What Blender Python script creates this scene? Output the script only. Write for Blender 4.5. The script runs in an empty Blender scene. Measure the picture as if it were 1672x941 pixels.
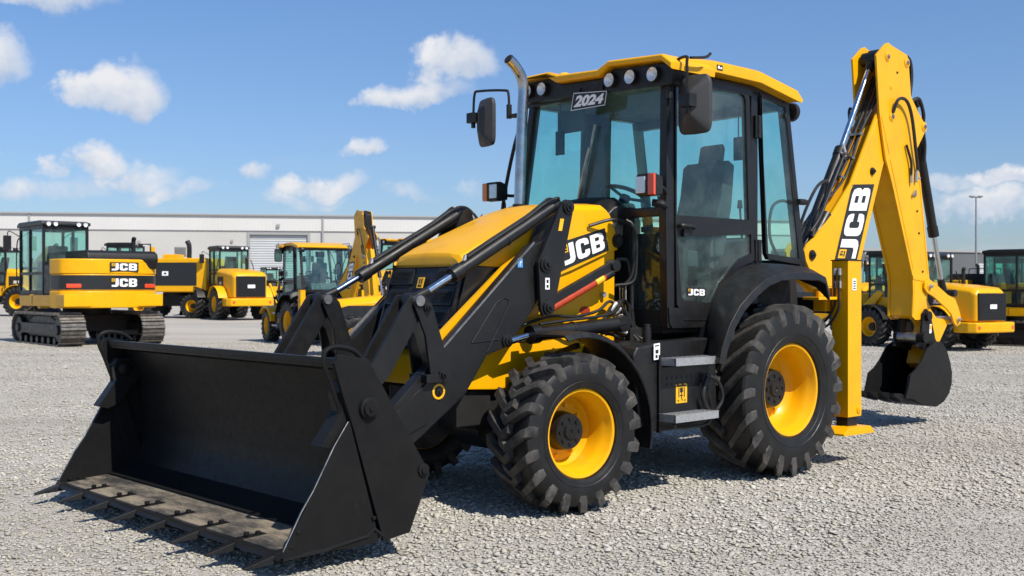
import bpy, bmesh, math, random
import numpy as np
from mathutils import Vector, Matrix, noise as mnoise
random.seed(7); rng = np.random.default_rng(7)
R = math.radians
scene = bpy.context.scene
COL = scene.collection

# ------------------------------------------------------------------ materials
M = {}
def nodes_of(name):
    m = bpy.data.materials.new(name); m.use_nodes = True
    nt = m.node_tree; b = nt.nodes['Principled BSDF']
    M[name] = m
    return m, nt, b
def N(nt, t, **kw):
    n = nt.nodes.new(t)
    for k, v in kw.items(): setattr(n, k, v)
    return n
def mathn(nt, op, a, b=None, clamp=False):
    n = N(nt, 'ShaderNodeMath', operation=op, use_clamp=clamp)
    for i, v in enumerate((a, b)):
        if v is None: continue
        if isinstance(v, (int, float)): n.inputs[i].default_value = v
        else: nt.links.new(v, n.inputs[i])
    return n.outputs[0]
def ramp(nt, src, stops):
    n = N(nt, 'ShaderNodeValToRGB'); e = n.color_ramp.elements
    e[0].position, e[0].color = stops[0][0], (*stops[0][1], 1)
    e[1].position, e[1].color = stops[-1][0], (*stops[-1][1], 1)
    for p, c in stops[1:-1]:
        x = e.new(p); x.color = (*c, 1)
    nt.links.new(src, n.inputs[0]); return n.outputs[0]
def tex(nt, kind, scale, detail=3, coord='Object', rough=.55):
    tc = N(nt, 'ShaderNodeTexCoord')
    n = N(nt, 'ShaderNodeTexNoise' if kind == 'noise' else 'ShaderNodeTexVoronoi')
    n.inputs['Scale'].default_value = scale
    if kind == 'noise':
        n.inputs['Detail'].default_value = detail; n.inputs['Roughness'].default_value = rough
    nt.links.new(tc.outputs[coord], n.inputs['Vector']); return n
def mat(name, col, rough=.5, metal=0., coat=0., col2=None, scale=6., spread=(.4, .68), bump=None, rvar=.12, spec=None):
    m, nt, b = nodes_of(name)
    b.inputs['Base Color'].default_value = (*col, 1); b.inputs['Roughness'].default_value = rough
    b.inputs['Metallic'].default_value = metal; b.inputs['Coat Weight'].default_value = coat
    b.inputs['Coat Roughness'].default_value = .08
    if spec is not None: b.inputs['Specular IOR Level'].default_value = spec
    n = tex(nt, 'noise', scale, 6, rough=.65)
    if col2 is not None:
        nt.links.new(ramp(nt, n.outputs[0], [(spread[0], col), (spread[1], col2)]), b.inputs['Base Color'])
    if rvar:
        n2 = tex(nt, 'noise', scale * 2.3, 5)
        mr = N(nt, 'ShaderNodeMapRange'); nt.links.new(n2.outputs[0], mr.inputs[0])
        mr.inputs[1].default_value = .3; mr.inputs[2].default_value = .7
        mr.inputs[3].default_value = max(.02, rough - rvar); mr.inputs[4].default_value = min(1, rough + rvar)
        nt.links.new(mr.outputs[0], b.inputs['Roughness'])
    if bump:
        n3 = tex(nt, 'noise', bump[0], 4); bp = N(nt, 'ShaderNodeBump')
        bp.inputs['Strength'].default_value = bump[1]; bp.inputs['Distance'].default_value = bump[2]
        nt.links.new(n3.outputs[0], bp.inputs['Height']); nt.links.new(bp.outputs[0], b.inputs['Normal'])
    return m
YEL = (.80, .395, .002)
mat('yellow_paint', YEL, .36, 0, .06, (.66, .325, .008), 3.1, (.50, .82), rvar=.12, bump=(3., .04, .01), spec=.30)
mat('yellow_paint_worn', (.80, .39, .006), .45, 0, .1, (.66, .33, .03), 5., (.5, .8))
mat('black_paint', (.007, .007, .008), .42, 0, .05, (.012, .012, .012), 4., rvar=.12, bump=(4., .05, .01), spec=.38)
mat('mirror_shell', (.030, .030, .031), .55, 0, 0, (.040, .040, .040), 9., bump=(220., .15, .001))
mat('reflector', (.92, .92, .90), .22, .35, rvar=.1)
mat('black_plastic', (.009, .009, .010), .46, 0, 0, (.015, .015, .015), 9., bump=(220., .12, .001), spec=.36)
mat('black_matt', (.006, .006, .006), .7)
mat('tyre_rubber', (.0075, .0075, .0078), .50, 0, 0, (.020, .019, .018), 9., (.45, .85), bump=(60., .15, .003), rvar=.1, spec=.35)
mat('tyre_lug', (.020, .019, .018), .62, 0, 0, (.095, .087, .078), 11., (.40, .78), bump=(90., .35, .003), rvar=.1)
mat('chrome', (.50, .50, .50), .22, 1., rvar=.08, col2=(.36, .35, .34), scale=7)
mat('rod_chrome', (.55, .62, .68), .12, 1., rvar=.04)
mat('steel_worn', (.42, .41, .39), .45, 1., col2=(.22, .2, .18), scale=14)
mat('galvanised', (.46, .47, .48), .48, .6, col2=(.34, .34, .34), scale=40)
mat('hose_rubber', (.012, .012, .012), .42, rvar=.1)
mat('decal_black', (.014, .015, .016), .4)
mat('decal_white', (.88, .88, .87), .45)
mat('decal_yellow', (.85, .45, .01), .45)
mat('decal_red', (.40, .045, .012), .5, col2=(.28, .035, .015), scale=18, spec=.25)
mat('decal_blue', (.08, .28, .6), .5)
mat('lens_orange', (.75, .20, .02), .2, 0, .5)
mat('lens_red', (.70, .07, .02), .25, 0, .5)
mat('seat_fabric', (.035, .04, .05), .8, rvar=0)
mat('interior_grey', (.030, .033, .038), .6)
mat('liner_grey', (.10, .10, .105), .8)
mat('track_steel', (.11, .10, .09), .5, .5, col2=(.22, .2, .175), scale=9)
def glass(name, tint, refl):
    m, nt, b = nodes_of(name); nt.nodes.remove(b)
    out = nt.nodes['Material Output']
    tr = N(nt, 'ShaderNodeBsdfTransparent'); tr.inputs[0].default_value = (*tint, 1)
    gl = N(nt, 'ShaderNodeBsdfGlossy'); gl.inputs['Roughness'].default_value = .015; gl.inputs[0].default_value = (.85, .95, 1, 1)
    ge = N(nt, 'ShaderNodeNewGeometry'); dt = N(nt, 'ShaderNodeVectorMath', operation='DOT_PRODUCT')
    nt.links.new(ge.outputs['Incoming'], dt.inputs[0]); nt.links.new(ge.outputs['Normal'], dt.inputs[1])
    k = mathn(nt, 'POWER', mathn(nt, 'SUBTRACT', 1.0, mathn(nt, 'ABSOLUTE', dt.outputs['Value']), True), 5.0)
    fr = mathn(nt, 'MULTIPLY_ADD', k, .96 * refl); fr.node.inputs[2].default_value = .035 * refl
    mx = N(nt, 'ShaderNodeMixShader')
    nt.links.new(fr, mx.inputs[0]); nt.links.new(tr.outputs[0], mx.inputs[1]); nt.links.new(gl.outputs[0], mx.inputs[2])
    # a thin film of dust on the pane
    n = tex(nt, 'noise', 2.2, 7, rough=.7); df = N(nt, 'ShaderNodeBsdfDiffuse'); df.inputs[0].default_value = (.55, .56, .56, 1)
    m2 = N(nt, 'ShaderNodeMixShader'); nt.links.new(ramp(nt, n.outputs[0], [(.40, (.006, .006, .006)), (.75, (.075, .075, .075))]), m2.inputs[0])
    nt.links.new(mx.outputs[0], m2.inputs[1]); nt.links.new(df.outputs[0], m2.inputs[2]); nt.links.new(m2.outputs[0], out.inputs[0])
glass('cab_glass', (.80, .965, .93), 1.1)
glass('lens_clear', (.95, .96, .97), .8)

def bucket_steel():
    m, nt, b = nodes_of('bucket_steel')
    n = tex(nt, 'noise', 5., 6, rough=.7); n2 = tex(nt, 'noise', 22., 5, rough=.7)
    base = ramp(nt, n.outputs[0], [(.35, (.010, .010, .0105)), (.75, (.0145, .0145, .0145))])
    fine = N(nt, 'ShaderNodeTexNoise'); fine.inputs['Scale'].default_value = 4; fine.inputs['Detail'].default_value = 12; fine.inputs['Roughness'].default_value = .8
    tcc = N(nt, 'ShaderNodeTexCoord'); mpp = N(nt, 'ShaderNodeMapping'); mpp.inputs['Scale'].default_value = (5, .7, 1.2); mpp.inputs['Rotation'].default_value = (.4, .3, 0); nt.links.new(tcc.outputs['Object'], mpp.inputs[0]); nt.links.new(mpp.outputs[0], fine.inputs['Vector'])
    wear = ramp(nt, fine.outputs[0], [(.60, (0, 0, 0)), (.74, (.32, .32, .32))])
    wm = N(nt, 'ShaderNodeMix', data_type='RGBA'); nt.links.new(wear, wm.inputs[0]); nt.links.new(base, wm.inputs[6]); wm.inputs[7].default_value = (.075, .068, .06, 1); base = wm.outputs[2]
    nt.links.new(base, b.inputs['Base Color'])
    b.inputs['Specular IOR Level'].default_value = .13
    mr = N(nt, 'ShaderNodeMapRange'); nt.links.new(n2.outputs[0], mr.inputs[0]); mr.inputs[1].default_value = .3; mr.inputs[2].default_value = .7
    mr.inputs[3].default_value = .28; mr.inputs[4].default_value = .46; nt.links.new(mr.outputs[0], b.inputs['Roughness'])
    bp = N(nt, 'ShaderNodeBump'); bp.inputs['Strength'].default_value = .03; bp.inputs['Distance'].default_value = .01
    nt.links.new(n.outputs[0], bp.inputs['Height']); nt.links.new(bp.outputs[0], b.inputs['Normal'])
    # the worn floor: dried mud in streaks along the bucket
    m, nt, b = nodes_of('bucket_floor')
    tc = N(nt, 'ShaderNodeTexCoord'); mp = N(nt, 'ShaderNodeMapping'); mp.inputs['Scale'].default_value = (3., 1.0, 3.)
    nt.links.new(tc.outputs['Object'], mp.inputs[0])
    a = N(nt, 'ShaderNodeTexNoise'); a.inputs['Scale'].default_value = 1.2; a.inputs['Detail'].default_value = 9; a.inputs['Roughness'].default_value = .72
    nt.links.new(mp.outputs[0], a.inputs['Vector'])
    c = ramp(nt, a.outputs[0], [(.38, (.022, .021, .020)), (.46, (.075, .066, .055)), (.58, (.24, .20, .145))])
    nt.links.new(c, b.inputs['Base Color']); b.inputs['Roughness'].default_value = .75
bucket_steel()

# ------------------------------------------------------------------ mesh builder
def catmull(pts, k=6):
    P = [Vector(p) for p in pts]
    if len(P) < 3: return P
    P = [P[0] * 2 - P[1]] + P + [P[-1] * 2 - P[-2]]; out = []
    for i in range(1, len(P) - 2):
        a, b, c, d = P[i - 1:i + 3]
        for j in range(k):
            t = j / k
            out.append(.5 * ((2 * b) + (c - a) * t + (2 * a - 5 * b + 4 * c - d) * t * t + (3 * b - a - 3 * c + d) * t ** 3))
    out.append(P[-2]); return out
class MB:
    def __init__(s): s.bm = bmesh.new(); s.mi = 0
    def v(s, p): return s.bm.verts.new(p)
    def f(s, vs):
        try:
            f = s.bm.faces.new(vs); f.material_index = s.mi; return f
        except ValueError: return None
    def mark(s): s.bm.verts.ensure_lookup_table(); return len(s.bm.verts)
    def xform(s, start, mtx):
        s.bm.verts.ensure_lookup_table()
        for i in range(start, len(s.bm.verts)): s.bm.verts[i].co = mtx @ s.bm.verts[i].co
        return s
    def prism(s, pts, a, b, ax='y'):
        fn = {'y': lambda p, t: (p[0], t, p[1]), 'x': lambda p, t: (t, p[0], p[1]), 'z': lambda p, t: (p[0], p[1], t)}[ax]
        A = [s.v(fn(p, a)) for p in pts]; B = [s.v(fn(p, b)) for p in pts]; n = len(pts)
        s.f(A); s.f(B[::-1])
        for i in range(n): s.f([A[i], B[i], B[(i + 1) % n], A[(i + 1) % n]])
        return s
    def ring(s, po, pi, a, b, ax='y'):
        fn = {'y': lambda p, t: (p[0], t, p[1]), 'x': lambda p, t: (t, p[0], p[1])}[ax]
        n = len(po); Q = [[s.v(fn(p, t)) for p in P] for P in (po, pi) for t in (a, b)]
        oa, ob, ia, ib = Q
        for i in range(n):
            j = (i + 1) % n
            s.f([oa[i], oa[j], ia[j], ia[i]]); s.f([ob[i], ib[i], ib[j], ob[j]])
            s.f([oa[i], ob[i], ob[j], oa[j]]); s.f([ia[i], ia[j], ib[j], ib[i]])
        return s
    def box(s, x0, x1, y0, y1, z0, z1): return s.prism([(x0, z0), (x1, z0), (x1, z1), (x0, z1)], y0, y1)
    def hexa(s, P):   # eight corners: bottom four, top four
        V = [s.v(p) for p in P]
        for q in ((0, 3, 2, 1), (4, 5, 6, 7), (0, 1, 5, 4), (1, 2, 6, 5), (2, 3, 7, 6), (3, 0, 4, 7)): s.f([V[i] for i in q])
        return s
    def bar(s, p, q, w, h, up=(0, 0, 1)):
        p, q = Vector(p), Vector(q); d = (q - p).normalized(); u = Vector(up)
        sd = d.cross(u); sd = sd.normalized() if sd.length > 1e-4 else Vector((0, 1, 0)); u = sd.cross(d).normalized()
        P = []
        for c in (p, q): P += [c + sd * w * a + u * h * b for a, b in ((-.5, -.5), (.5, -.5), (.5, .5), (-.5, .5))]
        return s.hexa(P)
    def loft(s, secs, cap=True, closed=True):
        L = [[s.v(p) for p in S] for S in secs]; n = len(L[0])
        for A, B in zip(L, L[1:]):
            for i in range(n if closed else n - 1): s.f([A[i], A[(i + 1) % n], B[(i + 1) % n], B[i]])
        if cap: s.f(L[0][::-1]); s.f(L[-1])
        return s
    def tube(s, pts, r, n=8, k=5, smooth=True, r1=None):
        P = catmull(pts, k) if smooth else [Vector(p) for p in pts]
        secs = []; pu = None
        for i, p in enumerate(P):
            d = (P[min(i + 1, len(P) - 1)] - P[max(i - 1, 0)]).normalized()
            if pu is None: pu = d.orthogonal().normalized()
            pu = (pu - d * pu.dot(d)).normalized(); w = d.cross(pu)
            rr = r if r1 is None else r + (r1 - r) * i / (len(P) - 1)
            secs.append([p + (pu * math.cos(t) + w * math.sin(t)) * rr for t in [2 * math.pi * j / n for j in range(n)]])
        return s.loft(secs)
    def cyl(s, p, q, r, r1=None, n=20): return s.tube([p, q], r, n, smooth=False, r1=r1)
    def lathe(s, prof, o=(0, 0, 0), n=32, ax='y', sg=1, cap=True):   # prof (h, r); sg flips the axis
        o = Vector(o); secs = []
        for h, r in prof:
            S = []
            for j in range(n):
                t = 2 * math.pi * j / n; c, d = r * math.cos(t), r * math.sin(t)
                S.append(o + Vector({'y': (c, h * sg, d), 'x': (h * sg, c, d), 'z': (c, d, h * sg)}[ax]))
            secs.append(S)
        return s.loft(secs, cap)
    def build(s, name, mats, parent=None, bev=0, seg=2, ang=38, flat=False):
        bm = s.bm; bmesh.ops.remove_doubles(bm, verts=bm.verts, dist=1e-5)
        bmesh.ops.recalc_face_normals(bm, faces=bm.faces)
        if bev:
            E = [e for e in bm.edges if len(e.link_faces) == 2 and e.calc_face_angle(0) > R(32)]
            bmesh.ops.bevel(bm, geom=E, offset=bev, segments=seg, profile=.6, affect='EDGES', clamp_overlap=True)
        me = bpy.data.meshes.new(name); bm.to_mesh(me); bm.free()
        for m in (mats if isinstance(mats, (list, tuple)) else [mats]): me.materials.append(M[m])
        if not flat:
            me.polygons.foreach_set('use_smooth', [True] * len(me.polygons)); me.set_sharp_from_angle(angle=R(ang))
        o = bpy.data.objects.new(name, me); COL.objects.link(o)
        if parent: o.parent = parent
        if bev:
            w = o.modifiers.new('weighted', 'WEIGHTED_NORMAL'); w.keep_sharp = True
        return o
def tag(o, label=None, cat=None, group=None, kind=None):
    for k, v in (('label', label), ('category', cat), ('group', group), ('kind', kind)):
        if v: o[k] = v
    return o
def empty(name, loc, rz=0, sc=1):
    o = bpy.data.objects.new(name, None); COL.objects.link(o)
    o.location = loc; o.rotation_euler = (0, 0, rz); o.scale = (sc, sc, sc); o.empty_display_size = .3
    return o
def bilin(q, u, v):
    a, b, c, d = [Vector(p) for p in q]     # bottom left, bottom right, top right, top left
    return (a * (1 - u) + b * u) * (1 - v) + (d * (1 - u) + c * u) * v
LETTERS = [
 [(.33, 1), (.58, 1), (.58, .22), (.53, .08), (.40, 0), (0, 0), (0, .22), (.27, .22), (.33, .28)],
 [(.68, .2), (.73, .06), (.87, 0), (1.17, 0), (1.31, .06), (1.36, .2), (1.36, .37), (1.12, .37), (1.12, .28), (1.07, .22), (.97, .22), (.92, .28), (.92, .72), (.97, .78), (1.07, .78), (1.12, .72), (1.12, .63), (1.36, .63), (1.36, .8), (1.31, .94), (1.17, 1), (.87, 1), (.73, .94), (.68, .8)],
 [(1.46, 0), (1.70, 0), (1.70, 1), (1.46, 1)],
 [(1.70, 0), (1.99, 0), (2.12, .06), (2.16, .2), (1.92, .2), (1.70, .2)], [(1.92, .2), (2.16, .2), (2.16, .4), (1.92, .4)],
 [(1.70, .4), (1.92, .4), (2.16, .4), (2.09, .5), (2.16, .6), (1.92, .6), (1.70, .6)], [(1.92, .6), (2.16, .6), (2.16, .8), (1.92, .8)],
 [(1.70, .8), (1.92, .8), (2.16, .8), (2.11, .94), (1.98, 1), (1.70, 1)]]
def letter_plate(name, q, parent, bg=True, mg=(.07, .12), th=.003, icon=True, back='decal_black'):
    """brand letters on a (dark) plate; q = bottom left, bottom right, top right, top left seen from outside"""
    q = [Vector(p) for p in q]; n = (q[1] - q[0]).cross(q[3] - q[0]).normalized(); b = MB()
    if bg:
        b.hexa([p - n * .004 for p in q] + [p + n * th for p in q])
    b.mi = 1
    mp = lambda x, y, e: bilin(q, mg[0] + x / 2.16 * (1 - 2 * mg[0]), mg[1] + y * (1 - 2 * mg[1])) + n * e
    for L in LETTERS: b.f([b.v(mp(x, y, th + .0015)) for x, y in L])
    if icon:
        b.mi = 2; b.f([b.v(mp(x, y, th + .0015)) for x, y in ((0, .60), (.27, .60), (.27, 1), (0, 1))])
        b.mi = 0
        for P in (((.05, .66), (.22, .66), (.22, .73), (.05, .73)), ((.08, .77), (.14, .77), (.14, .94), (.08, .94)), ((.18, .78), (.23, .78), (.20, .93), (.16, .93))):
            b.f([b.v(mp(x, y, th + .003)) for x, y in P])
    return b.build(name, [back, 'decal_white', 'decal_yellow'], parent, flat=True)
def text_plate(name, body, q, parent, mats, mg=(.08, .16), th=.003, bold=.02, shear=0, frame=False):
    q = [Vector(p) for p in q]; n = (q[1] - q[0]).cross(q[3] - q[0]).normalized(); b = MB()
    b.hexa([p - n * .004 for p in q] + [p + n * th for p in q])
    c = bpy.data.curves.new('t', 'FONT'); c.body = body; c.offset = bold; c.shear = shear; c.fill_mode = 'FRONT' if c.dimensions == '2D' else c.fill_mode
    o = bpy.data.objects.new('t', c); me = o.to_mesh()
    V = [v.co.copy() for v in me.vertices]; F = [list(p.vertices) for p in me.polygons]
    o.to_mesh_clear(); bpy.data.objects.remove(o); bpy.data.curves.remove(c)
    xs = [v.x for v in V]; ys = [v.y for v in V]
    b.mi = 1
    W = [b.v(bilin(q, mg[0] + (v.x - min(xs)) / (max(xs) - min(xs)) * (1 - 2 * mg[0]), mg[1] + (v.y - min(ys)) / (max(ys) - min(ys)) * (1 - 2 * mg[1])) + n * (th + .0015)) for v in V]
    for f in F: b.f([W[i] for i in f])
    if frame:
        e = .025; P = [(0, 0), (1, 0), (1, 1), (0, 1)]; I = [(e * .6, e * 1.6), (1 - e * .6, e * 1.6), (1 - e * .6, 1 - e * 1.6), (e * .6, 1 - e * 1.6)]
        for i in range(4):
            j = (i + 1) % 4; b.f([b.v(bilin(q, *t) + n * (th + .001)) for t in (P[i], P[j], I[j], I[i])])
    return b.build(name, mats, parent, flat=True)
def sticker(name, q, parent, mats, bars=()):
    q = [Vector(p) for p in q]; n = (q[1] - q[0]).cross(q[3] - q[0]).normalized(); b = MB()
    b.hexa([p - n * .003 for p in q] + [p + n * .002 for p in q])
    b.mi = 1
    for u0, u1, v0, v1 in bars: b.f([b.v(bilin(q, *t) + n * .0032) for t in ((u0, v0), (u1, v0), (u1, v1), (u0, v1))])
    return b.build(name, mats, parent, flat=True)

# ------------------------------------------------------------------ wheels
def make_wheel(parent, loc, Rad, rr, hw, sg, nl, lugw, k, hubr, hubdep, discdep, hook, yaw=0, seg=56, phase=0, nb=8, lug_h=.038, shared=None):
    """wheel in its own frame: axis y, sg = side that faces out"""
    Rb = Rad - lug_h; D = Rb - rr; yo = .80 * hw
    key = 'w'
    def loc_of(o):
        o.parent = parent; o.location = loc; o.rotation_euler = (0, 0, yaw)
    if shared:
        rim = bpy.data.objects.new('wheel', shared[0]); COL.objects.link(rim); loc_of(rim)
        for nm, me in zip(('tyre', 'hub'), shared[1:]):
            o = bpy.data.objects.new(nm, me); COL.objects.link(o); o.parent = rim
        return rim
    b = MB()
    b.lathe([(-.78 * hw, rr + .012), (-.8 * hw, rr - .02), (yo - discdep - .02, rr - .055), (yo - discdep - .015, .05), (yo - discdep, .05), (yo - discdep, rr * .70), (yo - discdep + .035, rr * .80),
             (yo - discdep * .72, rr - .058), (yo - discdep * .45, rr - .052), (yo - .055, rr - .040), (yo - .030, rr - .022), (yo - .008, rr - .018), (yo + .004, rr - .010), (yo + .008, rr + .003), (yo, rr + .014), (yo - .02, rr + .012)], n=seg, sg=sg, cap=False)
    for i in range(nb):   # wheel bolts on the disc
        t = 2 * math.pi * (i + .3) / nb; c = Vector((rr * .60 * math.cos(t), 0, rr * .60 * math.sin(t)))
        b.cyl(c + Vector((0, sg * (yo - discdep), 0)), c + Vector((0, sg * (yo - discdep + .022), 0)), .014, n=6)
    rim = b.build('wheel', 'yellow_paint', None); loc_of(rim)
    b = MB()
    prof = [(.70, rr - .004), (.80, rr + .012), (.90, rr + .07 * D), (.975, rr + .26 * D), (1.0, rr + .46 * D), (.99, rr + .66 * D), (.955, rr + .84 * D), (.90, rr + .94 * D), (.82, Rb - .004), (.5, Rb + .001), (0, Rb + .004)]
    prof = prof + [(-y, r) for y, r in prof[-2::-1]]
    b.lathe([(y * hw, r) for y, r in prof], n=seg, sg=sg, cap=False)
    for rline in (.16, .30):   # moulded sidewall rings
        b.lathe([(hw * (.93 if rline < .2 else .99) - .004, rr + rline * D - .006), (hw * (.93 if rline < .2 else .985) + .003, rr + rline * D), (hw * (.93 if rline < .2 else .99) - .004, rr + rline * D + .006)], n=seg, sg=sg, cap=False)
    b.mi = 1
    S = [(.99, rr + .58 * D, .995, rr + .60 * D, 0, .80), (.965, rr + .76 * D, 1.015, rr + .82 * D, 0, 1.0), (.90, rr + .90 * D, .985, Rad - .020, -.04, 1.0), (.80, Rb - .012, .86, Rad - .006, -.16 * 1, 1.0), (.45, Rb - .012, .47, Rad, -.58, .95), (.03, Rb - .012, .07, Rad + .001, -1., .95)]
    if hook: S.append((-.26, Rb - .012, -.22, Rad - .002, -.62, .9))
    for side in (1, -1):
        for i in range(nl):
            p0 = phase + 2 * math.pi * (i + (0 if side > 0 else .5)) / nl + rng.normal() * .006; secs = []
            for yb, rb, yt, rt, ph, wf in S:
                q = []
                for yy, r_, wm, g in ((yb, rb, 1.15, -1), (yb, rb, 1.15, 1), (yt, rt, .86, 1), (yt, rt, .86, -1)):
                    a = p0 + ph * k + g * wm * lugw * wf / r_
                    q.append((r_ * math.cos(a), side * yy * hw * sg, r_ * math.sin(a)))
                secs.append(q)
            b.loft(secs)
    ty = b.build('tyre', ['tyre_rubber', 'tyre_lug'], rim, ang=30)
    b = MB()
    b.lathe([(yo - discdep + .002, hubr * 1.08), (yo - discdep + .03, hubr * 1.05), (yo - hubdep - .015, hubr), (yo - hubdep, hubr * .93), (yo - hubdep, hubr * .42), (yo - hubdep + .014, hubr * .38), (yo - hubdep + .014, hubr * .14), (yo - hubdep + .006, hubr * .1), (yo - hubdep + .006, .001)], n=28, sg=sg)
    for i in range(nb):
        t = 2 * math.pi * i / nb; c = Vector((hubr * .68 * math.cos(t), sg * (yo - hubdep - .003), hubr * .68 * math.sin(t)))
        b.cyl(c, c + Vector((0, sg * .014, 0)), hubr * .09, n=6)
    b.lathe([(-.81 * hw, rr + .004), (-.83 * hw, rr + .004), (-.84 * hw, rr * .5), (-.80 * hw, .02)], n=28, sg=sg)
    hb = b.build('hub', 'black_paint', rim)
    return rim
NST, SAT, VAL, EXPO = 230000, 0.93, 1.03, 0.35
# ================================================================== the backhoe loader in front
# its own frame: x forward (towards the loading shovel), y to its left, z up; origin on the ground below the rear axle
H = empty('backhoe_loader', (1.477, 9.353, 0), R(221))
tag(H, 'large yellow backhoe loader in the foreground with a black front shovel and a 2024 plate', 'backhoe loader')
def sy(fn):
    for sg in (1, -1): fn(sg)

# ---- wheels
make_wheel(H, (2.235, .865, .535), .535, .290, .205, 1, 19, .034, .24, .124, .115, .22, True, yaw=R(-3), phase=.11, lug_h=.048)
make_wheel(H, (2.235, -.865, .535), .535, .290, .205, -1, 19, .034, .24, .124, .115, .22, True, yaw=R(-3), phase=.05, lug_h=.048)
make_wheel(H, (0, .930, .690), .690, .360, .240, 1, 20, .036, .36, .152, .150, .24, False, phase=.03, lug_h=.046)
make_wheel(H, (0, -.930, .690), .690, .360, .240, -1, 20, .036, .36, .152, .150, .24, False, phase=.2, lug_h=.046)

# ---- chassis, axles, engine block
b = MB()
b.box(-1.0, 2.60, -.36, .36, .52, .80); b.box(1.25, 2.60, -.38, .38, .8, 1.50); b.box(.2, 1.3, -.6, .6, .75, 1.2)
b.box(-.95, .3, -.62, .62, .55, 1.2)
b.cyl((0, -.72, .69), (0, .72, .69), .13); b.cyl((0, -.2, .69), (0, .2, .69), .24)
b.build('chassis', 'black_matt', H, bev=.01)
b = MB(); b.cyl((2.235, -.72, .535), (2.235, .72, .535), .075); b.cyl((2.235, -.16, .52), (2.235, .16, .52), .19)
b.box(2.10, 2.40, -.3, .3, .58, .80)
for sg in (1, -1): b.cyl((2.235, sg * .56, .50), (2.235, sg * .74, .53), .12)
b.tube([(2.12, -.6, .56), (2.06, 0, .56), (2.12, .6, .56)], .025)
b.build('front_axle', 'black_paint', H, bev=.008)
# yellow front frame under the hood and between the arms
b = MB()
b.prism([(1.27, .86), (2.50, .80), (2.84, .82), (2.87, 1.02), (2.80, 1.10), (1.27, 1.14)], -.44, .44)
b.prism([(-.60, 1.09), (-.47, 1.03), (-.47, .96), (-.61, .95)], 2.80, 2.87, 'x')
b.build('front_frame', 'yellow_paint', H, bev=.012)
b = MB(); b.box(2.50, 2.80, -.40, .40, .56, .80); b.box(2.66, 2.86, -.2, .2, .48, .60)
b.build('tow_frame', 'black_matt', H, bev=.01)

# ---- hood
secs = []
for x, w, zt, zb in ((2.755, .395, 1.700, 1.662), (2.735, .405, 1.735, 1.655), (2.60, .415, 1.805, 1.65), (2.40, .425, 1.885, 1.645), (2.05, .445, 2.025, 1.56), (1.90, .455, 2.085, 1.592), (1.78, .46, 2.120, 1.63), (1.43, .46, 2.138, 1.755), (1.365, .458, 2.105, 1.775), (1.315, .455, 2.02, 1.785), (1.285, .45, 1.93, 1.79)):
    secs.append([(x, y, z) for y, z in ((-w, zb), (-w - .004, (zt + zb) / 2), (-w + .012, zt - .05), (-w + .05, zt - .012), (-w * .55, zt + .008), (0, zt + .014), (w * .55, zt + .008), (w - .05, zt - .012), (w - .012, zt - .05), (w + .004, (zt + zb) / 2), (w, zb))])
b = MB(); b.loft(secs); hd_ = b.build('hood', 'yellow_paint', H, bev=.006, ang=30)
for s_ in (1, -1):
    b = MB(); b.tube([(1.915, s_ * .461, 1.64), (1.915, s_ * .461, 1.95), (1.915, s_ * .452, 2.045), (1.915, s_ * .40, 2.078)], .0035, 5, smooth=False); b.build('panel_seam', 'black_matt', hd_)
    b = MB(); b.lathe([(0, .016), (.006, .015), (.008, .006), (.008, .001)], (1.33, s_ * .458, 1.98), 10, 'y', s_); b.build('hood_bolt', 'galvanised', hd_)
# engine side panels below the hood
for sg in (1, -1):
    b = MB(); y0, y1 = sorted((sg * .405, sg * .435))
    b.prism([(1.30, 1.12), (2.30, 1.12), (2.52, 1.20), (2.10, 1.54), (1.90, 1.62), (1.30, 1.82)], y0, y1)
    p = b.build('engine_side_panel', 'yellow_paint', H, bev=.006)
    b = MB(); y0, y1 = sorted((sg * .40, sg * .425))
    b.prism([(2.06, 1.56), (2.14, 1.52), (2.62, 1.14), (2.88, 1.12), (2.72, 1.645), (2.2, 1.645)], y0, y1)
    b.build('radiator_shroud', 'black_paint', H, bev=.005)
# yellow strip that runs along the upper edge of each loader arm
for sg in (1,):
    b = MB(); y0, y1 = sorted((sg * .455, sg * .495))
    b.prism([(2.33, 1.66), (3.07, 1.03), (3.07, 1.155), (2.45, 1.655), (2.37, 1.70)], y0, y1)
    b.build('side_strip', 'yellow_paint', H, bev=.004)
# ---- grille (leans forward at its foot)
G = lambda u, z, d=0: (2.735 + (1.675 - z) * .30 + d, u, z)
b = MB(); b.hexa([G(-.41, 1.08, -.10), G(.41, 1.08, -.10), G(.41, 1.08), G(-.41, 1.08), G(-.40, 1.665, -.10), G(.40, 1.665, -.10), G(.40, 1.665), G(-.40, 1.665)])
gr = b.build('grille', 'black_plastic', H, bev=.008)
b = MB()
for r in range(4):
    for y0, y1 in ((-.385, -.13), (.13, .385), (-.125, .125)):
        if y0 == -.125 and r == 0: continue
        z0 = 1.525 - r * .142; z1 = z0 + .118; c = (y0 + y1) / 2; w = (y1 - y0) / 2
        b.hexa([G(c - w, z0, -.02), G(c + w, z0, -.02), G(c + w, z0, .022), G(c - w, z0, .022), G(c - w * .96, z1, -.02), G(c + w * .96, z1, -.02), G(c + w * .96, z1, .010), G(c - w * .96, z1, .010)])
b.build('grille_louvre', 'black_plastic', gr, bev=.006)
for c in (-.26, .26):
    b = MB()
    for r in range(4):
        for i in range(9):
            z0 = 1.545 - r * .142 + i * .009; b.hexa([G(c - .10, z0, .018), G(c + .10, z0, .018), G(c + .10, z0, .0235), G(c - .10, z0, .0235), G(c - .10, z0 + .004, .017), G(c + .10, z0 + .004, .017), G(c + .10, z0 + .004, .0225), G(c - .10, z0 + .004, .0225)])
    b.build('grille_mesh', 'black_matt', gr, flat=True)
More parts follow.
